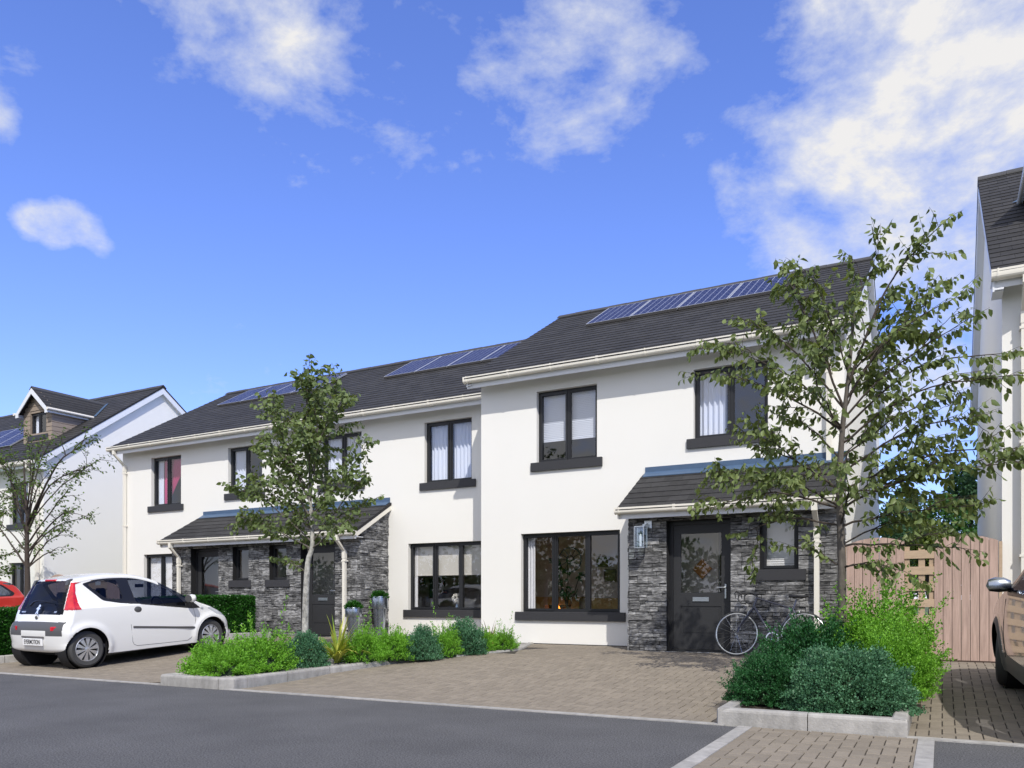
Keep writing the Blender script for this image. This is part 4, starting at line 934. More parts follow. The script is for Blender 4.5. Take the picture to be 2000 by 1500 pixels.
m = MB(); m.lathe([(.0, .0), (.026, .0), (.028, .06), (.028, .16), (.018, .2), (.0, .215)], (cx, cy, 2.03), n=20); m.build('bulb', 'curtain_white', T, smooth=True)

# ------------------------------------------------------------------ leaves, shrubs, trees
rng = np.random.default_rng(12)
def unit(v): return v/np.maximum(np.linalg.norm(v, axis=-1, keepdims=True), 1e-9)
def leaves_mesh(P, D, size, aspect=.55, fold=.25, droop=.0, rg=rng, jit=.3):
    """P positions (n,3), D growth directions (n,3): folded leaf of two quads each"""
    n = len(P); D = unit(D+rg.normal(0, jit, (n, 3))); D[:, 2] -= droop; D = unit(D)
    S = unit(np.cross(D, rg.normal(0, 1, (n, 3)))); U = np.cross(S, D)
    L = (size*rg.uniform(.7, 1.25, n))[:, None]; W = L*aspect*.5
    base = P; tip = P+D*L-U*L*.12; mid1 = P+D*L*.35; mid2 = P+D*L*.72-U*L*.04
    f = fold
    l1 = mid1+S*W*.95+U*W*f; r1 = mid1-S*W*.95+U*W*f; l2 = mid2+S*W*.7+U*W*f*.6-D*L*.02; r2 = mid2-S*W*.7+U*W*f*.6-D*L*.02
    V = np.stack([base, l1, l2, tip, r2, r1], 1).reshape(-1, 3); i = (np.arange(n)*6)[:, None]
    F = np.concatenate([i+np.array([[0, 1, 2, 3]]), i+np.array([[0, 3, 4, 5]])], 0)
    return V, F
def quick_leaves(P, D, size, aspect=.6, rg=rng, jit=.5):
    n = len(P); D = unit(D+rg.normal(0, jit, (n, 3))); S = unit(np.cross(D, rg.normal(0, 1, (n, 3)))); U = np.cross(S, D)
    L = (size*rg.uniform(.65, 1.3, n))[:, None]; W = L*aspect*.5
    V = np.stack([P, P+D*L*.5+S*W+U*W*.3, P+D*L, P+D*L*.5-S*W+U*W*.3], 1).reshape(-1, 3); i = (np.arange(n)*4)[:, None]
    return V, i+np.array([[0, 1, 2, 3]])
def shrub_proto(name, leaf, label, seed, r=.42, h=.5, sprigs=260, per=34, size=.028, spread=.25, ragged=.16, tall=0., group=None, inner=.72, up=.35, cat='shrub'):
    """dome of leafy sprigs radiating from the base"""
    rg = np.random.default_rng(seed); T = thing(name, label, cat, (0, 0, 0), group)
    th = rg.uniform(0, 2*PI, sprigs); ct = rg.uniform(-.05, 1, sprigs); st = np.sqrt(1-np.clip(ct, 0, 1)**2)
    d = np.stack([st*np.cos(th), st*np.sin(th), ct], 1)
    ph = rg.uniform(0, 6, 4)
    lump = 1+.10*np.sin(3*th+ph[0])*st+.08*np.sin(5*th+ph[1]+3*ct)+.06*np.sin(7*ct*3+ph[2])
    ex = rg.normal(0, ragged, sprigs); ex = np.where(rg.random(sprigs) < .12, np.abs(ex)*1.8, ex)
    ln = np.clip(lump+ex*.6, .55, 1.7)
    tip = d*np.array([r, r, h])*ln[:, None]; tip[:, 2] = np.maximum(tip[:, 2], .02)
    tip[:, 2] += tall*np.abs(ex)*h
    t = rg.uniform(.0, 1, (sprigs, per))**.7*.45+.55
    P = tip[:, None, :]*t[:, :, None]; D = unit(tip)[:, None, :]*np.ones((1, per, 1))
    P = P+rg.normal(0, spread*size*2.2, P.shape); D = D+np.array([0, 0, up]); P = P.reshape(-1, 3); D = D.reshape(-1, 3); P[:, 2] = np.maximum(P[:, 2], .01)
    V, F = quick_leaves(P, D, size, .62, rg, .75)
    np_mesh('foliage', V, F, leaf, T)
    m = MB()
    for k in range(0, sprigs, max(1, sprigs//70)):
        e = tip[k]*.8; m.tube([(0, 0, 0), tuple(e*.5+np.array([0, 0, .03])), tuple(e)], [.006, .004, .002], 3, caps=False)
    m.build('stems', 'bark_dark', T)
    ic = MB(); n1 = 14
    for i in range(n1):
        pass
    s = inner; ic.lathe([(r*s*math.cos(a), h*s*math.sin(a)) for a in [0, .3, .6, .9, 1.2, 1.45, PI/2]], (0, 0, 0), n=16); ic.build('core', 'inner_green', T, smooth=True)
    return T
GRP_L = 'lime green shrubs in the long bed'; GRP_D = 'dark green mounds in the long bed'
lime = shrub_proto('lime_shrub', 'leaf_lime', 'lime green feathery shrub at the left front corner of the long bed', 1, .46, .40, 420, 34, .030, ragged=.20, tall=.5, group=GRP_L)
lime2 = shrub_proto('lime_shrub', 'leaf_lime', 'lime green shrub just left of the dark mound under the young tree', 2, .45, .44, 420, 34, .030, ragged=.24, tall=.6, group=GRP_L)
hebe = shrub_proto('dark_mound_shrub', 'leaf_hebe', 'rounded blue-green mound shrub at the foot of the young tree trunk', 3, .40, .44, 900, 22, .024, ragged=.06, group=GRP_D, up=.6)
lime.location = (-8.93, 7.68, .09); lime2.location = (-8.50, 8.12, .10); lime.scale = (.92, .92, 1); lime2.scale = (.95, .95, 1.1)
hebe.location = (-8.42, 8.92, .12); hebe.scale = (.88, .88, 1.12)
def place(proto, x, y, s, rz, label, zs=1.): return dup(proto, (x, y, g_of(y)+bz(y)-.01), rz, (s, s, s*zs), label=label)
place(lime, -8.55, 7.55, 0.8, 2.1, 'lime green shrub spilling over the front kerb between two lime neighbours', 0.9)
place(lime2, -8.95, 8.3, 0.72, 4.0, 'lime green shrub half hidden behind the front clump, beside the car front wheel', 1.0)
place(lime, -8.9, 9.75, 0.5, 1.0, 'small lime green shrub peeping out behind the young tree trunk', 1.3)
place(lime2, -7.88, 9.62, .72, 5.1, 'lime green shrub right of the yellow striped grass plant, below the shorter planter', 1.35)
place(lime, -7.62, 10.05, .76, 3.3, 'lime green shrub below the taller steel planter, touching a dark mound', 1.31)
place(hebe, -8.1, 9.95, 0.5, 1.2, 'little dark mound tucked behind the striped grass plant below the shorter planter', 1.2)
place(hebe, -7.26, 10.30, .72, .5, 'blue-green mound hanging over the kerb left of the ground floor window corner', 1.55)
place(lime2, -7.12, 10.75, .62, 2.6, 'lime green shrub between two dark mounds under the ground floor window', 1.43)
place(hebe, -7.0, 11.15, .92, 2.2, 'largest blue-green mound of the bed, under the ground floor window', 1.35)
place(lime, -6.88, 11.5, .56, 4.4, 'lime green shrub just left of the house corner, beside the largest mound', 1.39)
place(hebe, -7.0, 12.0, 0.4, 3.9, 'small dark mound against the wall near the reddish grass plant', 1.5)
place(lime2, -6.66, 11.85, .52, 5.6, 'last lime green shrub at the right end of the bed, against the front house wall', 1.31)
def blade_plant(label, loc, seed, n=46, L=.62, m='blade', w=.020, group=None):
    rg = random.Random(seed); T = thing('grass_plant', label, 'plant', (0, 0, 0), group); mb = MB()
    for k in range(n):
        a = rg.uniform(0, 2*PI); lean = rg.uniform(.15, 1.0); l = L*rg.uniform(.6, 1.1)*(1 if lean > .35 else 1.15); p = Vector((rg.uniform(-.03, .03), rg.uniform(-.03, .03), 0)); d = Vector((math.cos(a)*lean, math.sin(a)*lean, 1.15)).normalized(); side = Vector((-math.sin(a), math.cos(a), 0)); seg = 7; pts = []
        for i in range(seg+1):
            t = i/seg; ww = w*.5*(1-t**2.2)*(.6+.8*min(1, t*3)); pts.append((p.copy(), ww)); d = (d+Vector((math.cos(a)*.16*lean, math.sin(a)*.16*lean, -.24*lean*t*1.6))).normalized(); p = p+d*(l/seg)
        vs = []; f = []
        for q, ww in pts: vs += [q+side*ww+Vector((0, 0, ww*.4)), q-side*ww+Vector((0, 0, ww*.4))]
        for i in range(seg): f.append((2*i, 2*i+1, 2*i+3, 2*i+2))
        mb.add(vs, f)
    mb.build('blades', m, T); T.location = loc; return T
b1 = blade_plant('yellow and green striped grass plant with arching blades between a mound and lime shrubs', (-8.12, 9.28, g_of(9.28)+.08), 4, n=80, L=.66, w=.030)
b2 = blade_plant('reddish green spiky grass plant near the right end of the long bed', (-6.85, 11.75, .30), 5, 30, .5, 'blade_red', .018)
blade_plant('single fine spiky tuft poking up among lime shrubs before the car wheel', (-8.9, 7.95, .12), 6, 9, .62, 'blade', .012)
blade_plant('thin brown spikes rising behind the largest mound', (-7.35, 11.6, .30), 8, 8, .5, 'blade_red', .012)
# right-hand planter
rd = shrub_proto('dark_shrub', 'leaf_dark', 'big dark green shrub at the left of the right-hand bed, in front of the bicycle', 9, .78, .82, 900, 60, .034, ragged=.13, up=.5); rd.location = (-1.22, 9.1, .17); rd.scale = (.76, 1.05, .86)
rd2 = dup(rd, (-1.46, 8.08, .13), 1.9, (.44, .58, .56), label='lower dark green shrub at the front left corner of the right-hand bed')
rd2.children[0].data = rd2.children[0].data
rh = shrub_proto('dark_mound_shrub', 'leaf_hebe', 'dense blue-green mound overhanging the kerb at the front of the right-hand bed', 10, .66, .60, 1600, 34, .027, ragged=.05, up=.6); rh.location = (-.82, 7.98, .12); rh.scale = (.92, .80, .92)
rl = shrub_proto('lime_shrub', 'leaf_lime', 'tall lime green shrub at the back of the right-hand bed before the timber gate', 13, .58, .92, 760, 52, .036, ragged=.26, tall=.55, up=.5); rl.location = (-.62, 9.62, .2); rl.scale = (.95, 1.0, .82)
dup(rl, (-.42, 8.75, .16), 2.3, (.55, .6, .62), label='lower lime green shrub spilling over the right side kerb of the right-hand bed')

# clipped hedge beside the white car
def hedge(label, a, b, w, h, zg, seed, dens=9000):
    rg = np.random.default_rng(seed); T = thing('box_hedge', label, 'hedge', (a[0], a[1], zg(a[1]))); a = np.array(a); b = np.array(b); L = np.linalg.norm(b-a); t = (b-a)/L; nr = np.array([-t[1], t[0]])
    faces = [(L*h, 0), (L*h, 1), (L*w, 2), (w*h, 3), (w*h, 4)]; P = []; D = []
    for ar, k in faces:
        n = int(ar*dens); u = rg.uniform(0, 1, n); v = rg.uniform(0, 1, n); j = rg.normal(0, .014, n)
        if k < 2: s = u*L; o = (w/2 if k else -w/2)*np.ones(n)+(j if k else -j); z = v*h; d = (nr if k else -nr); dd = np.stack([np.full(n, d[0]), np.full(n, d[1]), np.full(n, .2)], 1)
        elif k == 2: s = u*L; o = (v-.5)*w; z = h+j; dd = np.tile([0, 0, 1.], (n, 1))
        else: s = (L if k == 3 else 0)+j; o = (u-.5)*w; z = v*h; d = t if k == 3 else -t; dd = np.stack([np.full(n, d[0]), np.full(n, d[1]), np.full(n, .2)], 1)
        x = a[0]+t[0]*s+nr[0]*o; y = a[1]+t[1]*s+nr[1]*o; P.append(np.stack([x, y, z+np.array([zg(q) for q in y])], 1)); D.append(dd)
    P = np.concatenate(P); D = np.concatenate(D); V, F = quick_leaves(P-unit(D)*.02, D, .038, .62, rg, .8); np_mesh('foliage', V, F, 'leaf_hedge', T)
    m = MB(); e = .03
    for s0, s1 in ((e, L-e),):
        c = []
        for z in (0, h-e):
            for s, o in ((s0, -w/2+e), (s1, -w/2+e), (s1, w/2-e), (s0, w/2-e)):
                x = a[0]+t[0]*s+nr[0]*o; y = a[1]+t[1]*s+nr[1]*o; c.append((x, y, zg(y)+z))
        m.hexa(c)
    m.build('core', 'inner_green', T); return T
hedge('long clipped box hedge beside the white car, ending at the stone porch', (-15.42, 7.6), (-14.15, 13.1), .62, .86, lambda y: g_of(y)+.08, 5)

# steel planters with box balls
def steel_planter(label, x, y, z, H, rt, rb):
    T = thing('steel_planter', label, 'planter', (x, y, z), 'tall steel planters by the porch')
    m = MB(); m.lathe([(0, 0), (rb, 0), (rb, .012), (rt*.80, H*.70), (rt, H*.705), (rt*1.02, H*.72), (rt*1.02, H*.985), (rt*1.0, H), (rt*.93, H), (rt*.92, H*.9), (0, H*.9)], (x, y, z), n=48); m.build('pot', 'steel', T, smooth=True)
    rg = np.random.default_rng(int(H*100)); n = 1500; d = unit(rg.normal(0, 1, (n, 3))); d[:, 2] = np.abs(d[:, 2]); k = 1+.18*np.sin(9*np.arctan2(d[:, 1], d[:, 0]))
    P = d*np.array([rt*.98, rt*.98, .15])*(rg.uniform(.7, 1, n)*k)[:, None]+np.array([x, y, z+H*.95]); V, F = quick_leaves(P, d+np.array([0, 0, .7]), .045, .5, rg, .5); np_mesh('foliage', V, F, 'leaf_hedge', T)
steel_planter('shorter steel planter with a green cushion plant beside the porch downpipe', -11.16, 13.28, .27, .70, .176, .105)
steel_planter('taller steel planter with a green cushion plant against the porch side wall', -11.22, 14.25, .27, .94, .185, .105)

def tree(label, base, trunk, limbs, leaf, bark, seed, twig=.34, size=.075, twigs_per_m=9, leaves_per=7, name='young_tree', droop=.5, cat='tree', aspect=.6, r0=.05, start=.25, bark2=None):
    rg = random.Random(seed); nr = np.random.default_rng(seed); T = thing(name, label, cat, base)
    m = MB(); tr = [Vector(p) for p in trunk]; n = len(tr)
    def smooth(pts, k=4):
        out = []
        for i in range(len(pts)-1):
            p0 = pts[max(i-1, 0)]; p1 = pts[i]; p2 = pts[i+1]; p3 = pts[min(i+2, len(pts)-1)]
            for j in range(k):
                t = j/k; out.append(.5*((2*p1)+(p2-p0)*t+(2*p0-5*p1+4*p2-p3)*t*t+(-p0+3*p1-3*p2+p3)*t**3))
        out.append(pts[-1]); return out
    ts = smooth(tr); H = len(ts)
    m.tube(ts, [r0*(1-.82*(i/(H-1))**.9)+(.012*max(0, 1-i*1.2)) for i in range(H)], 10)
    m.build('trunk', bark, T, smooth=True)
    lm = MB(); P = []; D = []
    def add_twig(p, d, l):
        pts = [p]; q = p; dd = d.normalized(); k = 4
        for i in range(k): dd = (dd+Vector((rg.uniform(-.2, .2), rg.uniform(-.2, .2), rg.uniform(-.12, .10)))).normalized(); q = q+dd*l/k; pts.append(q)
        lm.tube(pts, [.0035, .003, .0025, .002, .0012], 3, caps=False)
        nl = max(2, int(leaves_per*l/.3))
        for i in range(nl):
            t = (i+.6)/nl*k; a = int(min(k-1, t)); f = t-a; pos = pts[a]*(1-f)+pts[a+1]*f; side = dd.cross(Vector((rg.uniform(-1, 1), rg.uniform(-1, 1), 1))).normalized()*(1 if i % 2 else -1)
            P.append(pos+side*.01); D.append(side*.9+dd*.5+Vector((0, 0, -droop)))
    def grow(p0, p1, rr, depth=0):
        L = (p1-p0).length; mid = (p0+p1)/2+Vector((rg.uniform(-.09, .09), rg.uniform(-.09, .09), rg.uniform(-.04, .10)))*L-(p1-p0).normalized()*0+Vector((0, 0, .06*L)); pts = smooth([p0, mid, p1], 6)
        pts = [p+Vector((rg.uniform(-1, 1), rg.uniform(-1, 1), rg.uniform(-1, 1)))*.010*(i not in (0,)) for i, p in enumerate(pts)]
        k = len(pts); lm.tube(pts, [rr*(1-.85*i/(k-1))+.0012 for i in range(k)], 6, caps=False)
        nt = max(2, int(L*twigs_per_m))
        for j in range(nt):
            t = start+(1-start)*(j+rg.random())/nt; i = min(k-2, int(t*(k-1))); p = pts[i]+(pts[i+1]-pts[i])*(t*(k-1)-i); ax = (pts[i+1]-pts[i]).normalized()
            d = ax*.75+Vector((rg.uniform(-1, 1), rg.uniform(-1, 1), rg.uniform(-.55, .75)))*.8
            l = twig*rg.uniform(.45, 1.15)*(1.1-.35*t)
            if depth == 0 and L > .9 and rg.random() < .30 and t < .85: grow(p, p+d.normalized()*l*rg.uniform(1.6, 2.3), rr*.4, 1)
            else: add_twig(p, d, l)
        add_twig(p1, pts[-1]-pts[-2], twig*.6)
    for (s, tip, rr) in limbs:
        # start point at height s on trunk
        i = min(range(H), key=lambda q: abs(ts[q].z-s)); grow(ts[i], Vector(tip), rr)
    lm.build('branches', bark2 or bark, T, smooth=True)
    V, F = leaves_mesh(np.array([tuple(p) for p in P]), np.array([tuple(d) for d in D]), size, aspect, .3, .0, nr, .35)
    np_mesh('crown', V, F, leaf, T)
    return T, len(P)
rt = random.Random(3)
def J(x, z, y0, dy): return (x, y0+rt.uniform(-dy, dy), z)
y0 = 9.5
right_limbs = [(1.55, J(-.30, 1.42, y0, .5), .010), (1.7, J(.22, 1.68, y0, .4), .013), (1.9, J(.32, 2.12, y0, .5), .013), (2.2, J(.66, 2.55, y0, .3), .014), (2.4, J(.68, 2.70, y0, .3), .012), (2.5, J(.30, 2.95, y0, .6), .012),
    (2.9, J(.62, 3.36, y0, .3), .013), (3.0, J(.64, 3.72, y0, .3), .013), (3.2, J(.25, 4.0, y0, .5), .012), (3.4, J(.17, 4.30, y0, .3), .013), (3.6, J(.02, 4.55, y0, .3), .012), (3.5, J(.02, 5.14, y0, .2), .015), (3.9, J(-.60, 4.85, y0, .3), .009),
    (1.6, J(-1.5, 1.75, y0, .5), .008), (1.9, J(-2.10, 1.95, y0, .4), .012), (2.1, J(-2.42, 2.22, y0, .3), .013), (2.2, J(-2.30, 2.62, y0, .3), .012), (2.5, J(-1.95, 2.45, y0, .6), .011), (2.4, J(-2.05, 3.0, y0, .4), .013), (2.7, J(-1.75, 3.35, y0, .5), .011),
    (3.0, J(-2.28, 3.85, y0, .3), .013), (3.1, J(-2.20, 4.08, y0, .3), .012), (3.3, J(-2.10, 4.52, y0, .3), .012), (3.3, J(-1.62, 4.95, y0, .3), .013), (3.6, J(-1.22, 4.62, y0, .4), .010), (2.0, (-.9, y0-.9, 2.5), .011), (2.6, (-.8, y0+.9, 3.2), .011), (3.1, (-1.2, y0-.8, 3.7), .011), (3.4, (-.6, y0+.7, 4.2), .010),
    (1.5, J(-.55, 1.50, y0, .3), .008), (1.75, J(-.10, 1.95, y0, .6), .010), (2.8, J(.05, 3.30, y0, .6), .010), (2.3, J(-.1, 2.30, y0, .7), .010), (3.3, J(-.35, 4.2, y0, .5), .010)]
T1, n1 = tree('tall young tree with drooping green leaves standing in the right-hand bed', (-.985, y0, .15), [(-.985, y0, .15), (-.985, y0, 1.5), (-1.01, y0, 2.36), (-.98, y0+.01, 3.04), (-.93, y0, 3.5), (-.87, y0, 4.17), (-.85, y0, 4.6)], right_limbs, 'leaf_tree', 'bark', 21, twig=.34, size=.088, droop=1.25, twigs_per_m=11.5, leaves_per=8.2, r0=.052, start=.16, bark2='bark_dark')
y1 = 9.55
mid_limbs = [(1.5, J(-9.70, 1.82, y1, .2), .010), (1.9, J(-9.75, 2.35, y1, .4), .012), (2.0, J(-10.40, 2.56, y1, .3), .013), (2.1, J(-10.70, 3.02, y1, .2), .013), (2.3, J(-10.05, 3.1, y1, .5), .012), (2.4, J(-10.42, 3.78, y1, .3), .014), (2.6, J(-9.95, 4.40, y1, .3), .013), (2.7, J(-9.48, 4.40, y1, .3), .014), (2.9, J(-9.55, 3.7, y1, .5), .011),
    (2.0, J(-8.0, 2.25, y1, .3), .012), (2.2, J(-7.84, 2.72, y1, .3), .011), (2.1, J(-7.80, 3.02, y1, .3), .013), (2.4, J(-7.78, 3.58, y1, .2), .013), (2.7, J(-7.98, 4.22, y1, .3), .013), (2.9, J(-8.36, 4.45, y1, .2), .012), (3.2, J(-8.92, 4.96, y1, .1), .014), (3.1, J(-8.65, 4.75, y1, .3), .010),
    (2.3, (-8.9, y1-.8, 3.0), .011), (2.5, (-9.2, y1+.8, 3.3), .011), (2.8, (-8.5, y1-.6, 3.7), .011), (2.2, J(-9.4, 2.7, y1, .6), .010), (2.5, J(-8.4, 3.2, y1, .6), .010), (2.7, J(-9.9, 3.7, y1, .3), .010), (3.2, J(-9.05, 4.45, y1, .2), .009), (2.0, J(-9.2, 2.2, y1, .5), .009)]
T2, n2 = tree('slender young tree with pale lower trunk in the long bed before the double porch', (-9.02, y1, .2), [(-9.03, y1, .15), (-9.02, y1, 1.0), (-8.97, y1, 1.73), (-8.87, y1, 2.06), (-8.93, y1, 2.9), (-8.9, y1, 3.5), (-8.90, y1, 4.2)], mid_limbs, 'leaf_mid', 'bark_pale', 22, twig=.27, size=.090, droop=.9, twigs_per_m=13.5, leaves_per=8.6, r0=.062, aspect=.72, bark2='bark', start=.14)
y2 = 11.5
left_limbs = [(1.9, (-19.05, y2, 2.28), .022), (2.0, (-18.9, y2+.3, 2.9), .026), (2.1, (-18.6, y2-.2, 2.8), .018), (2.3, (-18.25, y2, 3.3), .028), (2.3, (-18.5, y2+.5, 3.15), .018), (2.5, (-17.95, y2-.3, 3.75), .024), (2.7, (-17.95, y2+.2, 4.35), .030), (3.0, (-17.5, y2, 4.88), .032), (3.0, (-18.1, y2+.6, 4.6), .022), (2.9, (-18.3, y2-.5, 4.2), .02),
    (2.2, (-20.9, y2+.2, 3.0), .024), (2.0, (-21.6, y2-.2, 3.4), .026), (2.4, (-21.4, y2+.3, 4.2), .026), (2.7, (-20.9, y2-.3, 4.7), .024), (3.0, (-20.5, y2+.3, 5.0), .022), (3.2, (-20.1, y2, 5.2), .02), (3.2, (-19.5, y2+.2, 5.1), .022), (3.3, (-19.0, y2-.3, 4.9), .02), (2.8, (-19.6, y2-.7, 4.4), .018), (3.1, (-21.6, y2, 4.9), .02), (2.4, (-22.3, y2, 3.2), .02), (2.6, (-22.2, y2+.3, 4.1), .02)]
T3, n3 = tree('open-branched tree with small leaves in front of the detached house at far left', (-20.14, y2, .2), [(-20.14, y2, .15), (-20.14, y2, 1.5), (-20.17, y2, 2.3), (-20.16, y2, 3.2), (-20.25, y2, 3.9), (-20.3, y2, 4.6)], left_limbs, 'leaf_left', 'bark_dark', 23, twig=.34, size=.072, twigs_per_m=7.0, leaves_per=5.6, r0=.085, start=.42)
T4, n4 = tree('tree at the very left edge, only leafy branch tips reaching into view', (-24.6, 12.2, .2), [(-24.6, 12.2, .15), (-24.6, 12.2, 1.6), (-24.6, 12.2, 3.2), (-24.6, 12.2, 4.6)], [(1.2+.25*i, (-24.6+1.75*math.cos(i*2.4), 12.2+1.2*math.sin(i*2.4), 1.9+.22*i), .018) for i in range(12)], 'leaf_left', 'bark_dark', 24, twig=.4, size=.085, twigs_per_m=9, leaves_per=8, r0=.07, start=.3)

def bush_tree(label, c, rx, ry, rz, leaf, seed, n=9000, size=.16, trunk=None, lumps=9, cat='tree', name='background_tree'):
    rg = np.random.default_rng(seed); T = thing(name, label, cat, (c[0], c[1], .2)); C = []
    for i in range(lumps):
        d = unit(rg.normal(0, 1, 3)); C.append((np.array([d[0]*rx*.62, d[1]*ry*.62, d[2]*rz*.62]), rg.uniform(.36, .6)))
    P = []; D = []
    for cc, s in C:
        k = n//lumps; d = unit(rg.normal(0, 1, (k, 3))); r = (rg.uniform(.55, 1.08, k))[:, None]; P.append(np.array(c)+cc+d*r*np.array([rx, ry, rz])*s); D.append(d)
    P = np.concatenate(P); D = np.concatenate(D); ok = P[:, 2] > .25; V, F = quick_leaves(P[ok], D[ok], size, .7, rg, .8); np_mesh('crown', V, F, leaf, T)
    m = MB(); m.tube([(c[0], c[1], .1), (c[0]+.1, c[1], c[2]*.5), (c[0], c[1]+.05, c[2]+rz*.3)], [rz*.06+.05, rz*.05+.03, .03], 8)
    for i, (cc, s) in enumerate(C): e = np.array(c)+cc; m.tube([(c[0], c[1], c[2]*.5), tuple((e+np.array([c[0], c[1], c[2]*.6]))/2), tuple(e)], [.06, .045, .02], 5)
    m.build('trunk', 'bark_dark', T); return T
bush_tree('broad bushy green tree rising behind the right leaf of the timber gate', (.35, 31, 2.9), 1.5, 1.4, 1.75, 'leaf_bg', 41, 16000, .13)
bush_tree('yellowish green bush in front of the broad green tree behind the gate', (-.35, 28, 2.3), .75, .7, 1.15, 'leaf_bgy', 42, 6000, .10, name='background_bush', cat='bush')
bush_tree('grey-green bush behind the gate, left of the broad green tree', (-1.05, 30, 2.6), .65, .8, 1.45, 'leaf_bgd', 43, 5000, .11, name='background_bush', cat='bush')
bush_tree('dark loose tree far behind the gate, against the right-hand house', (1.6, 48, 6.3), 1.5, 1.5, 2.5, 'leaf_bgd', 44, 5200, .22)
bush_tree('distant dark blue-green tree seen just right of the front house gable', (-1.5, 47, 5.3), 1.5, 1.5, 1.7, 'leaf_bgd', 45, 5200, .22)

rg = np.random.default_rng(77); P = []; D = []
for i in range(58):
    cx_, cz_, rr_ = -62+2.05*i+rg.uniform(-.8, .8), rg.uniform(1.8, 3.4), rg.uniform(1.5, 2.6); d = unit(rg.normal(0, 1, (520, 3))); P.append(np.array([cx_, -31+rg.uniform(-1.5, 1.5), cz_])+d*rr_*rg.uniform(.6, 1.05, (520, 1))*np.array([1, 1, 1.15])); D.append(d)
P = np.concatenate(P); D = np.concatenate(D); ok = P[:, 2] > 0; V, F = quick_leaves(P[ok], D[ok], .42, .75, rg, .8)
np_mesh('far_trees', V, F, 'leaf_bg', kind='stuff', label='far tree line across the road, showing only as reflections in the windows', category='trees')
# ------------------------------------------------------------------ cars
def catmull(pts, n):
    P = np.array(pts, float); m = len(P); out = []
    seg = np.linalg.norm(np.roll(P, -1, 0)-P, axis=1)
    for i in range(m):
        p0, p1, p2, p3 = P[i-1], P[i], P[(i+1) % m], P[(i+2) % m]; k = max(2, int(round(n*seg[i]/seg.sum())))
        for j in range(k):
            t = j/k; out.append(.5*((2*p1)+(p2-p0)*t+(2*p0-5*p1+4*p2-p3)*t*t+(-p0+3*p1-3*p2+p3)*t**3))
    return np.array(out)
def poly_in(poly, y, z):
    inside = np.zeros(y.shape, bool); n = len(poly); j = n-1
    for i in range(n):
        yi, zi = poly[i]; yj, zj = poly[j]
        c = ((zi > z) != (zj > z)) & (y < (yj-yi)*(z-zi)/((zj-zi) if abs(zj-zi) > 1e-9 else 1e-9)+yi); inside ^= c; j = i
    return inside
def nearest_on(poly, p):
    best = None
    A = np.array(poly, float); B = np.roll(A, -1, 0); d = B-A; L2 = (d**2).sum(1)+1e-12
    t = np.clip(((p[:, None, :]-A)*d).sum(2)/L2, 0, 1); q = A+d*t[:, :, None]; dist = np.linalg.norm(q-p[:, None, :], axis=2); k = dist.argmin(1)
    return q[np.arange(len(p)), k], dist[np.arange(len(p)), k]
def roundpoly(pts, n=4, r=.05):
    out = []; m = len(pts)
    for i in range(m):
        a, b, c = np.array(pts[i-1], float), np.array(pts[i], float), np.array(pts[(i+1) % m], float); u = a-b; v = c-b; lu, lv = np.linalg.norm(u), np.linalg.norm(v)
        rr = min(r, lu*.45, lv*.45); p = b+u/lu*rr; q = b+v/lv*rr
        for k in range(n+1): t = k/n; out.append(tuple((1-t)**2*p+2*t*(1-t)*b+t*t*q))
    return out
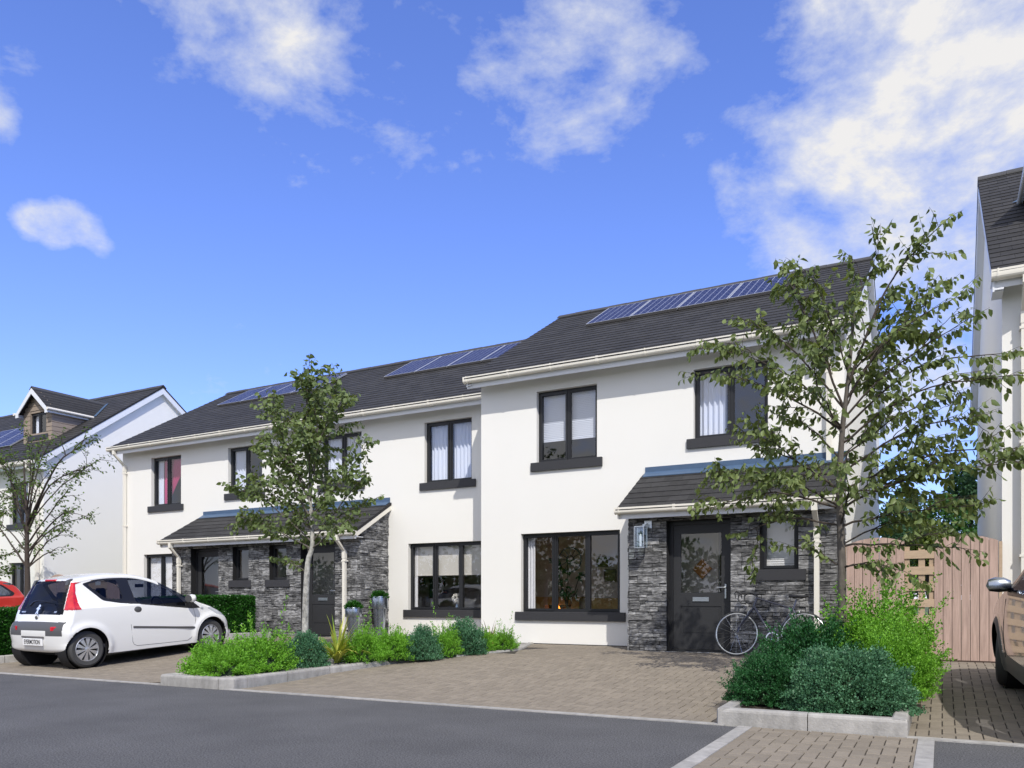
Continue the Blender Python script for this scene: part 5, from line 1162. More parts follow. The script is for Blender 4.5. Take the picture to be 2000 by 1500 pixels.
class CarBody:
    """body shell in car space: x right, y forward (0 = rear bumper), z up"""
    def __init__(s, sil, W, Lc, belt, tumble, axles, wr, edge=.1, nth=620, nv=64, nu=34, shoulder=.04, bulge=.05, arch=.055, spine=None, rear_e=.16, front_e=.30, sq=3.2):
        s.W, s.L, s.belt, s.tumble, s.axles, s.wr, s.sh, s.bulge, s.arch = W, Lc, belt, tumble, axles, wr, shoulder, bulge, arch
        C = catmull(sil, nth); N = len(C); s.N = N
        t = np.roll(C, -1, 0)-np.roll(C, 1, 0); t /= np.linalg.norm(t, axis=1, keepdims=True); nin = np.stack([t[:, 1], -t[:, 0]], 1)
        ctr = np.array([Lc/2, .6]); sgn = np.sign(((ctr-C)*nin).sum(1)); 
        if sgn.sum() < 0: nin = -nin
        yy = C[:, 0]; horiz = np.abs(t[:, 0])
        e = edge*np.ones(N)
        endr = np.clip((.55-yy)/.55, 0, 1); endf = np.clip((yy-(Lc-.75))/.75, 0, 1)
        e = e+(rear_e-edge)*endr*(1-horiz)**.5+(front_e-edge)*endf*(1-.5*horiz)
        e = np.where((C[:, 1] < .3) & (horiz > .8), .03, e)
        k = 25; ker = np.ones(k)/k; e = np.convolve(np.concatenate([e[-k:], e, e[:k]]), ker, 'same')[k:-k]; nin = np.stack([np.convolve(np.concatenate([nin[-k:, i], nin[:, i], nin[:k, i]]), ker, 'same')[k:-k] for i in (0, 1)], 1); nin /= np.linalg.norm(nin, axis=1, keepdims=True)
        E = C+nin*e[:, None]
        z0 = .62; a, b = .55, Lc-.75
        sp = np.stack([np.clip(E[:, 0], a, b), np.full(N, z0)], 1)
        v = np.linspace(0, 1, nv+1)
        S = sp[:, None, :]*(1-v)[None, :, None]+E[:, None, :]*v[None, :, None]          # side grid (N, nv+1, 2)
        s.S = S; s.C, s.E = C, E; s.nu = nu; s.nv = nv; s.sq = sq
    def halfw(s, y, z):
        W = s.W; c = s.L*.48
        p = 1-.045*np.abs((y-c)/(s.L*.5))**3.0-.05*np.clip((y-c)/(s.L*.5), 0, 1)**5
        lo = 1-s.bulge*np.clip((s.belt*.62-z)/.45, 0, 1)**2-s.bulge*.6*np.clip((z-s.belt*.66)/(s.belt*.34), 0, 1.0)**2
        up = np.clip(z-s.belt, 0, 2); x = W*p*lo-s.tumble*up-s.sh*(1-np.exp(-up/.03))
        for ya in s.axles:      # flared arches
            d = np.hypot(y-ya, z-s.wr*.98); x = x+.030*np.exp(-((d-s.wr-s.arch-.02)/.06)**2)*(z < s.belt)*np.clip((z-.1)/.2, 0, 1)
        return x
    def snap(s, polys, tol=.009):
        S = s.S.reshape(-1, 2)
        for poly in polys:
            lo = np.min(poly, 0)-.03; hi = np.max(poly, 0)+.03; idx = np.where((S[:, 0] > lo[0]) & (S[:, 0] < hi[0]) & (S[:, 1] > lo[1]) & (S[:, 1] < hi[1]))[0]
            if len(idx) == 0: continue
            q, d = nearest_on(poly, S[idx]); k = d < tol; S[idx[k]] = q[k]
        s.S = S.reshape(s.S.shape)
    def crown(s):
        N = s.N; Ye = s.halfw(s.E[:, 0], s.E[:, 1]); a = np.linspace(0, PI/2, 400); X = np.cos(a)**(2/s.sq); I = np.sin(a)**(2/s.sq)
        L = np.concatenate([[0], np.cumsum(np.hypot(np.diff(X)*1.0, np.diff(I)*.25))]); L /= L[-1]; u = np.linspace(0, 1, s.nu+1); aa = np.interp(u, L, a); X = np.cos(aa)**(2/s.sq); I = np.sin(aa)**(2/s.sq); X[-1] = 0
        yz = s.E[:, None, :]+(s.C-s.E)[:, None, :]*I[None, :, None]; x = Ye[:, None]*X[None, :]
        return np.concatenate([x[:, :, None], yz], 2)
    def mesh(s, classify, parts, parent_parts):
        """classify(region, x, y, z) -> part id array; builds both halves"""
        G1 = np.concatenate([s.halfw(s.S[..., 0], s.S[..., 1])[..., None], s.S], 2); G2 = s.crown(); out = {}
        for reg, G in (('side', G1), ('crown', G2)):
            N, M = G.shape[:2]
            for sx in (1, -1):
                V = G.copy(); V[..., 0] *= sx; idx = np.arange(N*M).reshape(N, M); nx = np.roll(idx, -1, 0)
                F = np.stack([idx[:, :-1], nx[:, :-1], nx[:, 1:], idx[:, 1:]], -1).reshape(-1, 4)
                if sx > 0: F = F[:, ::-1]
                VV = V.reshape(-1, 3); c = VV[F].mean(1); ids = classify(reg, c[:, 0], c[:, 1], c[:, 2])
                for pid in np.unique(ids):
                    if pid < 0: continue
                    out.setdefault((int(pid)), []).append((VV, F[ids == pid]))
        return out
def merge(lst):
    V = []; F = []; b = 0
    for v, f in lst:
        used = np.unique(f); mp = np.full(len(v), -1); mp[used] = np.arange(len(used)); V.append(v[used]); F.append(mp[f]+b); b += len(used)
    V = np.concatenate(V); F = np.concatenate(F)
    # weld
    key = np.round(V*5000).astype(np.int64); _, first, inv = np.unique(key, axis=0, return_index=True, return_inverse=True); inv = inv.ravel(); V = V[first]; F = inv[F]
    tri = [tuple(dict.fromkeys(q)) for q in F.tolist()]; return V, [q for q in tri if len(q) > 2]
def sided(name, lst, m, parent):
    r = []
    for sx in (1, -1):
        l2 = []
        for V, F in lst:
            k = V[F].mean(1)[:, 0]*sx > 0
            if k.any(): l2.append((V, F[k]))
        if l2: r.append(part_mesh(name, l2, m, parent))
    return r
def part_mesh(name, lst, m, parent, flip=False, sharp=40):
    V, F = merge(lst); me = bpy.data.meshes.new(name); me.from_pydata(V.tolist(), [], F); me.validate(); me.materials.append(MATS[m]); me.polygons.foreach_set('use_smooth', [True]*len(me.polygons)); me.update()
    o = bpy.data.objects.new(name, me); COL.objects.link(o); o.parent = parent; return o
def wheel(parent, x, y, r, w, side, spokes=9, turn=0., rimr=None, m='rim', name='wheel'):
    rr = rimr or r*.66
    t = MB(); pr = [(rr, -w/2+.01), (r*.86, -w/2), (r*.97, -w/2+.02), (r, -w/2+.045), (r, w/2-.045), (r*.97, w/2-.02), (r*.86, w/2), (rr, w/2-.01), (rr*.96, 0)]
    t.lathe(pr, (0, 0, 0), 'X', 56, closed=True)
    o = t.build(name, 'tyre', parent, smooth=True); o.location = (x, y, r); o.rotation_euler = (0, 0, turn)
    d = side; f = MB(); n = 64; xo = d*(w/2-.012)
    f.lathe([(rr*1.005, xo-d*.05), (rr*1.01, xo), (rr*.965, xo+d*.006), (rr*.93, xo-d*.006), (rr*.925, xo-d*.05)], (0, 0, 0), 'X', 64)
    for k in range(spokes):
        a = 2*PI*k/spokes+.17; wd0, wd1 = PI/spokes*.40, PI/spokes*.66
        vs = []
        for rad, wd, h in ((rr*.20, wd1*1.2, .010), (rr*.55, wd1*.95, .004), (rr*.94, wd1*.98, -.006)):
            for s_ in (-1, 1): vs.append((xo+d*h, rad*math.cos(a+s_*wd), rad*math.sin(a+s_*wd)))
        for rad, wd, h in ((rr*.20, wd1*1.2, -.03), (rr*.55, wd1*.95, -.03), (rr*.94, wd1*.98, -.03)):
            for s_ in (-1, 1): vs.append((xo+d*h, rad*math.cos(a+s_*wd), rad*math.sin(a+s_*wd)))
        f.add(vs, [(0, 1, 3, 2), (2, 3, 5, 4), (0, 2, 8, 6), (2, 4, 10, 8), (1, 7, 9, 3), (3, 9, 11, 5)])
    f.lathe([(0, xo+d*.018), (rr*.10, xo+d*.016), (rr*.22, xo+d*.010), (rr*.24, xo-d*.01)], (0, 0, 0), 'X', 32)
    rm = f.build('rim', m, o, smooth=True)
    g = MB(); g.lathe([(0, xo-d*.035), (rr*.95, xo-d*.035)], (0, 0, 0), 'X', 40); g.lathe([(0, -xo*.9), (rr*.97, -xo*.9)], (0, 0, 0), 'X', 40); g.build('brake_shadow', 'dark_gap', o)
    return o
def text_mesh(body, size, name, m, parent, loc, rot, bold=.0, sx=1.0):
    cu = bpy.data.curves.new(name, 'FONT'); cu.body = body; cu.size = size; cu.extrude = .001; cu.align_x = 'CENTER'; cu.align_y = 'CENTER'; cu.offset = bold; cu.materials.append(MATS[m])
    tmp = bpy.data.objects.new('tmp', cu); COL.objects.link(tmp); bpy.context.view_layer.update()
    me = bpy.data.meshes.new_from_object(tmp.evaluated_get(bpy.context.evaluated_depsgraph_get())); bpy.data.objects.remove(tmp)
    if not me.materials: me.materials.append(MATS[m])
    o = bpy.data.objects.new(name, me); COL.objects.link(o); o.parent = parent; o.location = loc; o.rotation_euler = rot; o.scale = (sx, 1, 1); return o
def seam(cb, pts, sx, mb, r=.0035, off=.0005):
    P = []
    for (y, z) in pts: P.append((sx*(float(cb.halfw(np.array([y]), np.array([z]))[0])+off), y, z))
    mb.tube(P, r, 5)
def interior(T, L, W, y0, belt, seats, zs=.55):
    m = MB(); m.box(-W+.12, W-.12, y0+.25, L-1.0, .28, .34); m.build('cabin_floor', 'seat_fabric', T)
    m = MB()
    for (y, x, h) in seats:
        m.bbox(x-.24, x+.24, y, y+.5, .34, zs, .05)
        m.hexa([(x-.23, y-.02, zs-.05), (x+.23, y-.02, zs-.05), (x+.23, y+.10, zs-.05), (x-.23, y+.10, zs-.05), (x-.19, y-.17, zs+h), (x+.19, y-.17, zs+h), (x+.19, y-.09, zs+h), (x-.19, y-.09, zs+h)])
        m.bbox(x-.12, x+.12, y-.20, y-.12, zs+h+.03, zs+h+.20, .03)
    m.build('seat', 'seat_fabric', T)
    m = MB(); m.bbox(-W+.13, W-.13, L-1.30, L-.95, belt-.26, belt-.08, .05); m.build('dashboard', 'seat_fabric', T)

# --- small white hatchback, seen from behind
def white_car():
    T = thing('white_hatchback', 'small white three-door hatchback parked on the brick drive, rear towards the road', 'car')
    sil = [(.17, .27), (.13, .36), (.115, .50), (.12, .62), (.15, .70), (.195, .755), (.22, .83), (.245, .90), (.31, 1.08), (.385, 1.25), (.43, 1.345), (.47, 1.385), (.64, 1.425), (.95, 1.462), (1.30, 1.468), (1.60, 1.44), (1.90, 1.355), (2.15, 1.225), (2.45, 1.045), (2.66, .935), (2.95, .845), (3.18, .73), (3.33, .60), (3.41, .45), (3.42, .33), (3.36, .22), (3.1, .17), (2.6, .16), (1.6, .16), (.9, .16), (.55, .18), (.30, .22)]
    axl = (.52, 2.86); wr = .288
    cb = CarBody(sil, .80, 3.43, .93, .50, axl, wr, edge=.085, rear_e=.17, front_e=.34, nth=760, nv=84, nu=60, sq=3.0)
    doorw = roundpoly([(1.405, 1.385), (1.60, 1.365), (1.80, 1.315), (2.10, 1.145), (2.27, 1.01), (2.335, .85), (1.42, .965)], 4, .035)
    dlo = roundpoly([(.61, 1.31), (.97, 1.397), (1.30, 1.408), (1.60, 1.387), (1.83, 1.337), (2.13, 1.172), (2.40, .985), (2.64, .80), (2.45, .80), (1.37, .946), (1.12, .975), (.86, 1.03)], 4, .04)
    lamp = [(-.2, .915), (.45, .915), (.475, 1.335), (-.2, 1.335)]
    door = roundpoly([(1.27, .955), (2.46, .86), (2.52, .62), (2.43, .30), (2.34, .245), (1.36, .255), (1.28, .31), (1.255, .6)], 5, .05)
    glq = roundpoly([(.69, 1.30), (.95, 1.350), (1.21, 1.358), (1.20, 1.03), (1.02, 1.04), (.90, 1.08)], 4, .05)
    cb.snap([dlo, doorw, glq], .0085)
    cb.snap([lamp, door], .006)
    arches = [np.stack([ya+(wr+.050)*np.cos(np.linspace(0, 2*PI, 80)), wr+.01+(wr+.050)*np.sin(np.linspace(0, 2*PI, 80))], 1) for ya in axl]
    cb.snap([a for a in arches], .010)
    def wnd_half(z): return .605-(z-.86)*.24       # rear window half width
    def cls(reg, x, y, z):
        ax = np.abs(x); ids = np.zeros(len(x), int)
        if reg == 'side':
            for ya in axl: ids[np.hypot(y-ya, z-wr-.01) < wr+.050] = -1
            ids[(ids == 0) & poly_in(door, y, z)] = 1
            d = poly_in(dlo, y, z); ids[d] = 2; ids[poly_in(doorw, y, z)] = 3; ids[poly_in(glq, y, z)] = 10
            ids[poly_in(lamp, y, z) & (ids == 0)] = 4
        else:
            rear = y < .60
            ids[(y > 1.95) & (y < 2.56) & (z > .95) & (ax < .72)] = 6
            w = rear & (z > .845) & (z < 1.365) & (ax < wnd_half(z)); ids[w] = 5
            ids[rear & (z > .915) & (z < 1.335) & (ax >= wnd_half(z)+.012)] = 4
            gr = rear & (z < .735) & (z > .525) & (ax < .70) & ((z > .60) | (ax > .33)); ids[gr] = 7
            ids[(z < .26) & (y < 3.3) & (y > .1)] = 8
            for ya in axl: ids[(np.hypot(y-ya, z-wr-.01) < wr+.050) & (z < .5)] = -1
            fr = (y > 2.80) & (y < 3.33) & (z > .60) & (z < .80) & (ax > .42) & (z > .72-(y-2.80)*.28); ids[fr] = 9
        return ids
    o = cb.mesh(cls, None, None)
    body = part_mesh('body', o[0], 'paint_white', T)
    drs = sided('door', o[1], 'paint_white', T)
    sided('window_surround', o[2], 'black_trim', T); sided('side_window', o[3], 'glass_car', T); sided('quarter_window', o[10], 'glass_car', T); part_mesh('rear_window', o[5], 'glass_car', T)
    if 6 in o: part_mesh('windscreen', o[6], 'glass_car', T)
    part_mesh('bumper_insert', o[7], 'trim', T)
    if 8 in o: part_mesh('underside', o[8], 'black_trim', T)
    if 9 in o: sided('headlight', o[9], 'clear_lens', T)
    # tail lights: split left and right
    for sx in (1, -1):
        lst = []
        for V, F in o[4]:
            k = (V[F].mean(1)[:, 0]*sx) > 0
            if k.any(): W_ = V.copy(); lst.append((W_+np.array([sx*.004, -.004, 0]), F[k]))
        part_mesh('tail_light', lst, 'red_lens', T)
    for sx in (1, -1):
        dr = drs[0] if sx > 0 else drs[-1]
        s = MB(); seam(cb, [(1.27, .955), (1.253, .6), (1.275, .33), (1.30, .285), (1.36, .257), (1.8, .25), (2.34, .245), (2.42, .29), (2.50, .55), (2.515, .65), (2.47, .855)], sx, s); s.build('door_seam', 'gap', dr, smooth=True)
        s = MB(); seam(cb, [(1.29, .572), (1.7, .535), (2.1, .497), (2.48, .462)], sx, s, .021, -.006); s.build('side_moulding', 'trim', T, smooth=True)
        hx = float(cb.halfw(np.array([1.40]), np.array([.86]))[0]); m = MB(); m.lathe([(0, sx*.012), (.035, sx*.010), (.045, 0), (.045, -sx*.01)], (sx*(hx+.001), 0, 0), 'X', 24)
        m.v = [(v[0], 1.40+v[1]*1.55, .852+v[2]*1.15) for v in m.v]; m.build('handle', 'trim', dr, smooth=True)
        for (yy_, ww) in ((1.415, .0), ): m = MB(); m.lathe([(0, sx*.004), (.009, sx*.003), (.009, -sx*.003)], (sx*hx, 1.42, .765), 'X', 12); m.build('lock', 'chrome', dr)
        mx = float(cb.halfw(np.array([2.38]), np.array([.93]))[0]); m = MB()
        m.lathe([(0, -.055), (.06, -.045), (.085, .0), (.075, .05), (.03, .075), (0, .08)], (0, 0, 0), 'X', 20); m.v = [(sx*(mx+.135+v[0]*1.1), 2.36+v[1]*.75, .985+v[2]*.85) for v in m.v]
        mr = m.build('mirror', 'paint_white' if sx < 0 else 'paint_white', T, smooth=True); m = MB(); m.tube([(sx*(mx-.02), 2.38, .93), (sx*(mx+.09), 2.37, .95)], .025, 8)
        m.lathe([(0, 0), (.078, 0), (.078, .012)], (0, 0, 0), 'Y', 20); m.v = m.v[:16]+[(sx*(mx+.135)+v[0]*1.05, 2.287+v[1], .985+v[2]*.8) for v in m.v[16:]]; m.build('mirror_base', 'trim', mr, smooth=True)
        m = MB(); m.lathe([(0, sx*.006), (.022, sx*.005), (.025, 0)], (0, 0, 0), 'X', 16); ix = float(cb.halfw(np.array([2.62]), np.array([.70]))[0]); m.v = [(sx*ix+v[0], 2.66+v[1]*1.3, .80+v[2]*.7) for v in m.v]; m.build('side_repeater', 'clear_lens', T)
    # arch lips and liners
    for ya in axl:
        for sx in (1, -1):
            a = np.linspace(-.16, PI+.16, 60); rr_ = wr+.047; yy_ = ya+rr_*np.cos(a); zz = wr+.01+rr_*np.sin(a); k_ = (yy_ > .325) & (yy_ < 3.12); yy_ = yy_[k_]; zz = zz[k_]; X = cb.halfw(yy_, zz)
            m = MB(); m.tube([(sx*(x-.004), y, z) for x, y, z in zip(X, yy_, zz)], .008, 6); m.build('arch_lip', 'paint_white', T, smooth=True)
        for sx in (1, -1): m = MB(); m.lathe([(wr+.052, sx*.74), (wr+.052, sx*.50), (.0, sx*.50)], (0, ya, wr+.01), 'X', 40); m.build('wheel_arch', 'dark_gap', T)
        for sx in (1, -1): wheel(T, sx*.675, ya, wr, .165, sx, spokes=10)
    # tail details
    SH = .118
    rp = MB(); rp.box(-.36, .36, -.004, .03, .36, .50)
    n = MB(); n.bbox(-.265, .265, -.022, -.004, .372, .480, .006); n.v = [(v[0], v[1]+SH, v[2]) for v in n.v]; pl = n.build('number_plate', 'plate_white', T)
    text_mesh('EVERMOTION', .098, 'number_plate_lettering', 'ink', pl, (0, -.024+SH, .424), (PI/2, 0, 0), .0006, .70)
    n = MB(); n.bbox(-.30, .30, -.018, .0, .492, .515, .005); n.v = [(v[0], v[1]+SH, v[2]) for v in n.v]; n.build('plate_light_bar', 'alu_side', T)
    for sx in (1, -1):
        n = MB(); n.bbox(sx*.53-.065, sx*.53+.065, .006, .035, .605, .668, .008); n.v = [(v[0], v[1]+(abs(v[0])-.46)*.35-.012, v[2]) for v in n.v]; n.v = [(v[0], v[1]+SH, v[2]) for v in n.v]; n.build('reflector', 'red_lens', T)
    n = MB(); n.bbox(-.14, .14, .372, .42, 1.352, 1.378, .008); n.v = [(v[0], v[1]-.012, v[2]+.012) for v in n.v]; n.v = [(v[0], v[1]+.068, v[2]) for v in n.v]; n.build('high_brake_light', 'red_lens', T)
    for sx in (1, -1):
        n = MB(); n.hexa([(sx*.45-.03, .345, 1.30), (sx*.45+.03, .345, 1.30), (sx*.45+.03, .42, 1.33), (sx*.45-.03, .42, 1.33), (sx*.44-.024, .375, 1.375), (sx*.44+.024, .375, 1.375), (sx*.44+.024, .45, 1.395), (sx*.44-.024, .45, 1.395)]); n.v = [(v[0], v[1]+SH, v[2]) for v in n.v]; n.v = [(v[0], v[1]-.045, v[2]) for v in n.v]; n.build('spoiler_foot', 'trim', T)
    n = MB(); n.tube([(-.20, .098, .985), (-.12, .115, 1.045), (.0, .13, 1.065), (.30, .125, 1.035)], [.016, .012, .008, .004], 6); n.v = [(v[0], v[1]+SH, v[2]) for v in n.v]; n.build('rear_wiper', 'black_trim', T, smooth=True)
    n = MB(); n.lathe([(0, 0), (.026, 0), (.028, .01)], (0, 0, 0), 'Y', 20); n.v = [(v[0]-.02, v[1]+.070, v[2]+.80) for v in n.v]; n.v = [(v[0], v[1]+SH, v[2]) for v in n.v]; n.build('boot_lock', 'trim', T)
    # rearing-lion style emblem on the glass: small angular silver figure
    n = MB(); lion = [(-.040, -.07), (-.012, -.070), (.002, -.035), (.020, -.070), (.046, -.066), (.030, -.055), (.024, -.022), (.026, .000), (.050, .006), (.056, .028), (.040, .022), (.020, .022), (.028, .040), (.046, .046), (.044, .068), (.020, .082), (.002, .078), (-.008, .062), (-.004, .048), (-.026, .034), (-.052, .012), (-.048, .000), (-.020, .016), (-.012, -.010), (-.022, -.040)]
    n.extrude([(p[0]*.95, p[1]*.95) for p in lion], 1, -.002, .002); n.v = [(v[0], v[1]+.098+(v[2])*.42, v[2]+.925) for v in n.v]; n.v = [(v[0], v[1]+SH, v[2]) for v in n.v]; n.build('emblem', 'emblem', T)
    text_mesh('PEUGEOT', .034, 'badge_lettering', 'emblem', T, (-.43, .118+SH, .885), (math.radians(66), 0, -.12), .0, 1.0)
    text_mesh('107', .042, 'badge_lettering', 'emblem', T, (.43, .118+SH, .885), (math.radians(66), 0, .12), .0, 1.0)
    n = MB(); n.tube([(.38, .30, .25), (.38, .12, .235)], .022, 8); n.v = [(v[0], v[1]+SH, v[2]) for v in n.v]; n.build('exhaust', 'black_trim', T)
    n = MB(); n.box(-.62, .62, .40, 3.2, .19, .27); n.build('underbody', 'dark_gap', T)
    interior(T, 3.43, .80, .2, .93, [(.95, -.30, .42), (.95, .30, .42), (1.65, -.34, .46), (1.65, .34, .46)])
    n = MB(); n.lathe([(.17, -.012), (.185, 0), (.17, .012), (.155, 0)], (0, 0, 0), 'Y', 28, closed=True); n.tube([(-.16, 0, 0), (.16, 0, 0)], .012, 6); n.tube([(0, 0, 0), (0, .16, -.08)], .03, 8)
    n.v = [(v[0]+.34, v[1]*.9+2.12-v[2]*.35, v[2]+.86) for v in n.v]; n.build('steering_wheel', 'black_trim', T, smooth=True)
    n = MB(); n.bbox(-.11, .11, 1.98, 2.01, 1.20, 1.26, .01); n.build('rear_view_mirror', 'black_trim', T)
    return T
WC = white_car()
pit = math.atan2(g_of(10.35)-g_of(8.05), 2.3)
sc_ = 1.05; WC.location = (-13.097-.52*sc_*math.sin(.014), 8.022-.52*sc_*math.cos(.014), .024-.52*sc_*math.sin(.056)); WC.rotation_euler = (.056, 0, -.014); WC.scale = (sc_, sc_, sc_); WC.rotation_mode = 'XYZ'

def simple_car(T, sil, L, W, belt, tumble, axl, wr, paint, dlo, panes, door=None, rear_win=None, wscreen=None, edge=.10, spokes=7, nth=520, nv=60, rim='rim', lower=.0, lower_m='trim', rear_e=.2, front_e=.36, lampz=None, turn=0., flmp=None):
    cb = CarBody(sil, W, L, belt, tumble, axl, wr, edge=edge, nth=nth, nv=nv, nu=36, rear_e=rear_e, front_e=front_e)
    cb.snap([dlo]+panes, .010)
    ar = wr+.055
    cb.snap([np.stack([ya+ar*np.cos(np.linspace(0, 2*PI, 80)), wr+.01+ar*np.sin(np.linspace(0, 2*PI, 80))], 1) for ya in axl], .011)
    def cls(reg, x, y, z):
        ids = np.zeros(len(x), int); ax = np.abs(x)
        if reg == 'side':
            if lower: ids[z < lower] = 6
            for ya in axl:
                ids[(np.hypot(y-ya, z-wr-.01) < ar+.07) & (lower > 0)] = 6
                ids[np.hypot(y-ya, z-wr-.01) < ar] = -1
            ids[poly_in(dlo, y, z)] = 2
            for p, q in zip(panes, (3, 8, 9)): ids[poly_in(p, y, z)] = q
            if door is not None: ids[(ids == 0) & poly_in(door, y, z)] = 1
        else:
            if rear_win: ids[(y < rear_win[2]) & (z > rear_win[0]) & (z < rear_win[1]) & (ax < rear_win[3])] = 5
            if wscreen: ids[(y > wscreen[0]) & (y < wscreen[1]) & (z > wscreen[2]) & (ax < wscreen[3])] = 5
            if lampz: ids[(y < .5) & (z > lampz[0]) & (z < lampz[1]) & (ax > W*.66)] = 4
            if flmp: ids[(y > flmp[0]) & (z > flmp[1]) & (z < flmp[2]) & (ax > W*.5)] = 7
            if lower: ids[z < lower] = 6
            for ya in axl: ids[(np.hypot(y-ya, z-wr-.01) < ar) & (z < .5)] = -1
        return ids
    o = cb.mesh(cls, None, None); part_mesh('body', o[0], paint, T)
    for k, nm, m in ((1, 'door', paint), (2, 'window_surround', 'black_trim'), (3, 'side_window', 'glass_car'), (8, 'side_window', 'glass_car'), (9, 'side_window', 'glass_car'), (4, 'tail_light', 'red_lens'), (5, 'windscreen', 'glass_car'), (6, 'lower_trim', lower_m), (7, 'headlight', 'clear_lens')):
        if k in o: (part_mesh if k in (6,) else sided)(nm, o[k], m, T) if k != 5 else None
    if 5 in o:
        for nm, f_ in (('rear_window', lambda c: c[:, 1] < 1.2), ('windscreen', lambda c: c[:, 1] >= 1.2)):
            l2 = [(V, F[f_(V[F].mean(1))]) for V, F in o[5] if f_(V[F].mean(1)).any()]
            if l2: part_mesh(nm, l2, 'glass_car', T)
    for i, ya in enumerate(axl):
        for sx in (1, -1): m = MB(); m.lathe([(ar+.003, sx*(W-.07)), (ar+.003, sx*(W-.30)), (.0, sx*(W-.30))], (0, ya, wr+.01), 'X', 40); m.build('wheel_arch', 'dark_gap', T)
        for sx in (1, -1): wheel(T, sx*(W-.125), ya, wr, .20, sx, spokes, turn=turn if i == 1 else 0, m=rim)
    m = MB(); m.box(-W+.15, W-.15, .2, L-.2, .19, .28); m.build('underbody', 'dark_gap', T)
    return cb
# --- red car beyond the hedge, reversed in, so its tail points at the houses
RC = thing('red_car', 'red car parked beyond the box hedge, only its roof and rear side showing', 'car')
sil = [(.08, .28), (.02, .40), (.0, .55), (.02, .70), (.04, .84), (.07, .95), (.14, 1.12), (.28, 1.29), (.50, 1.39), (1.0, 1.455), (1.5, 1.475), (2.0, 1.44), (2.45, 1.32), (2.85, 1.10), (3.1, .98), (3.5, .88), (3.8, .74), (3.95, .55), (3.97, .38), (3.9, .24), (3.4, .19), (2.0, .18), (.7, .19), (.3, .23)]
dl = roundpoly([(.36, 1.06), (.62, 1.28), (1.10, 1.385), (1.55, 1.405), (2.0, 1.375), (2.40, 1.26), (2.75, 1.06), (2.86, .96), (1.9, .965), (.45, .985)], 4, .05)
p1 = roundpoly([(.46, 1.07), (.68, 1.26), (1.06, 1.345), (1.00, 1.01), (.52, 1.015)], 3, .03); p2 = roundpoly([(1.13, 1.35), (1.55, 1.375), (1.62, .995), (1.06, 1.02)], 3, .03); p3 = roundpoly([(1.68, 1.37), (2.0, 1.35), (2.38, 1.235), (2.74, 1.02), (2.76, .985), (1.68, .99)], 3, .03)
cbr = simple_car(RC, sil, 3.97, .83, .95, .42, (.62, 3.12), .30, 'paint_red', dl, [p1, p2, p3], rear_win=(.98, 1.33, .6, .62), wscreen=(2.3, 3.0, 1.0, .70), lampz=(.72, .92))
for sx in (1, -1):
    m = MB(); hx = float(cbr.halfw(np.array([1.20]), np.array([.88]))[0]); m.tube([(sx*(hx+.0), 1.08, .88), (sx*(hx+.03), 1.13, .885), (sx*(hx+.03), 1.27, .885), (sx*(hx+.0), 1.31, .88)], .013, 8); m.build('handle', 'paint_red', RC, smooth=True)
m = MB(); m.tube([(.0, .75, 1.42), (.0, .98, 1.60)], .005, 5); m.v = [(v[0], 1.6-v[1] if False else v[1], v[2]) for v in m.v]; m.build('aerial', 'black_trim', RC)
interior(RC, 3.97, .83, .2, .95, [(1.1, -.34, .5), (1.1, .34, .5), (1.9, -.36, .52), (1.9, .36, .52)])
RC.location = (-21.75, 12.1, g_of(11.6)+.0); RC.rotation_euler = (-.035, 0, PI)
# --- silver-beige people carrier at the right edge, nose towards the gate
SV = thing('silver_car', 'beige-silver people carrier cut off by the right edge of the picture, facing the gate', 'car')
sil = [(.10, .30), (.02, .45), (.0, .62), (.03, .85), (.10, 1.05), (.25, 1.35), (.42, 1.58), (.70, 1.68), (1.3, 1.72), (1.85, 1.70), (2.25, 1.60), (2.62, 1.39), (2.98, 1.17), (3.3, 1.07), (3.75, .98), (4.12, .84), (4.31, .62), (4.36, .42), (4.3, .27), (3.8, .21), (2.2, .20), (.8, .21), (.3, .25)]
dl = roundpoly([(.45, 1.50), (1.3, 1.60), (1.8, 1.58), (2.2, 1.49), (2.55, 1.30), (2.86, 1.10), (2.78, 1.04), (.42, 1.08)], 4, .05)
p1 = roundpoly([(.52, 1.44), (1.05, 1.55), (1.07, 1.10), (.52, 1.12)], 3, .04); p2 = roundpoly([(1.12, 1.55), (1.68, 1.55), (1.74, 1.09), (1.12, 1.10)], 3, .04); p3 = roundpoly([(1.76, 1.54), (2.16, 1.455), (2.50, 1.27), (2.72, 1.10), (1.82, 1.09)], 3, .04)
dr = [(1.72, 1.04), (2.82, 1.04), (2.86, .75), (2.86, .36), (1.72, .36)]
cbs = simple_car(SV, sil, 4.36, .90, 1.10, .34, (.80, 3.42), .32, 'paint_silver', dl, [p1, p2, p3], door=dr, rear_win=(1.05, 1.55, .6, .66), wscreen=(2.35, 2.95, 1.2, .74), lower=.42, lower_m='trim', lampz=(.75, 1.3), flmp=(3.75, .68, .88), turn=-.22, front_e=.42, spokes=5)
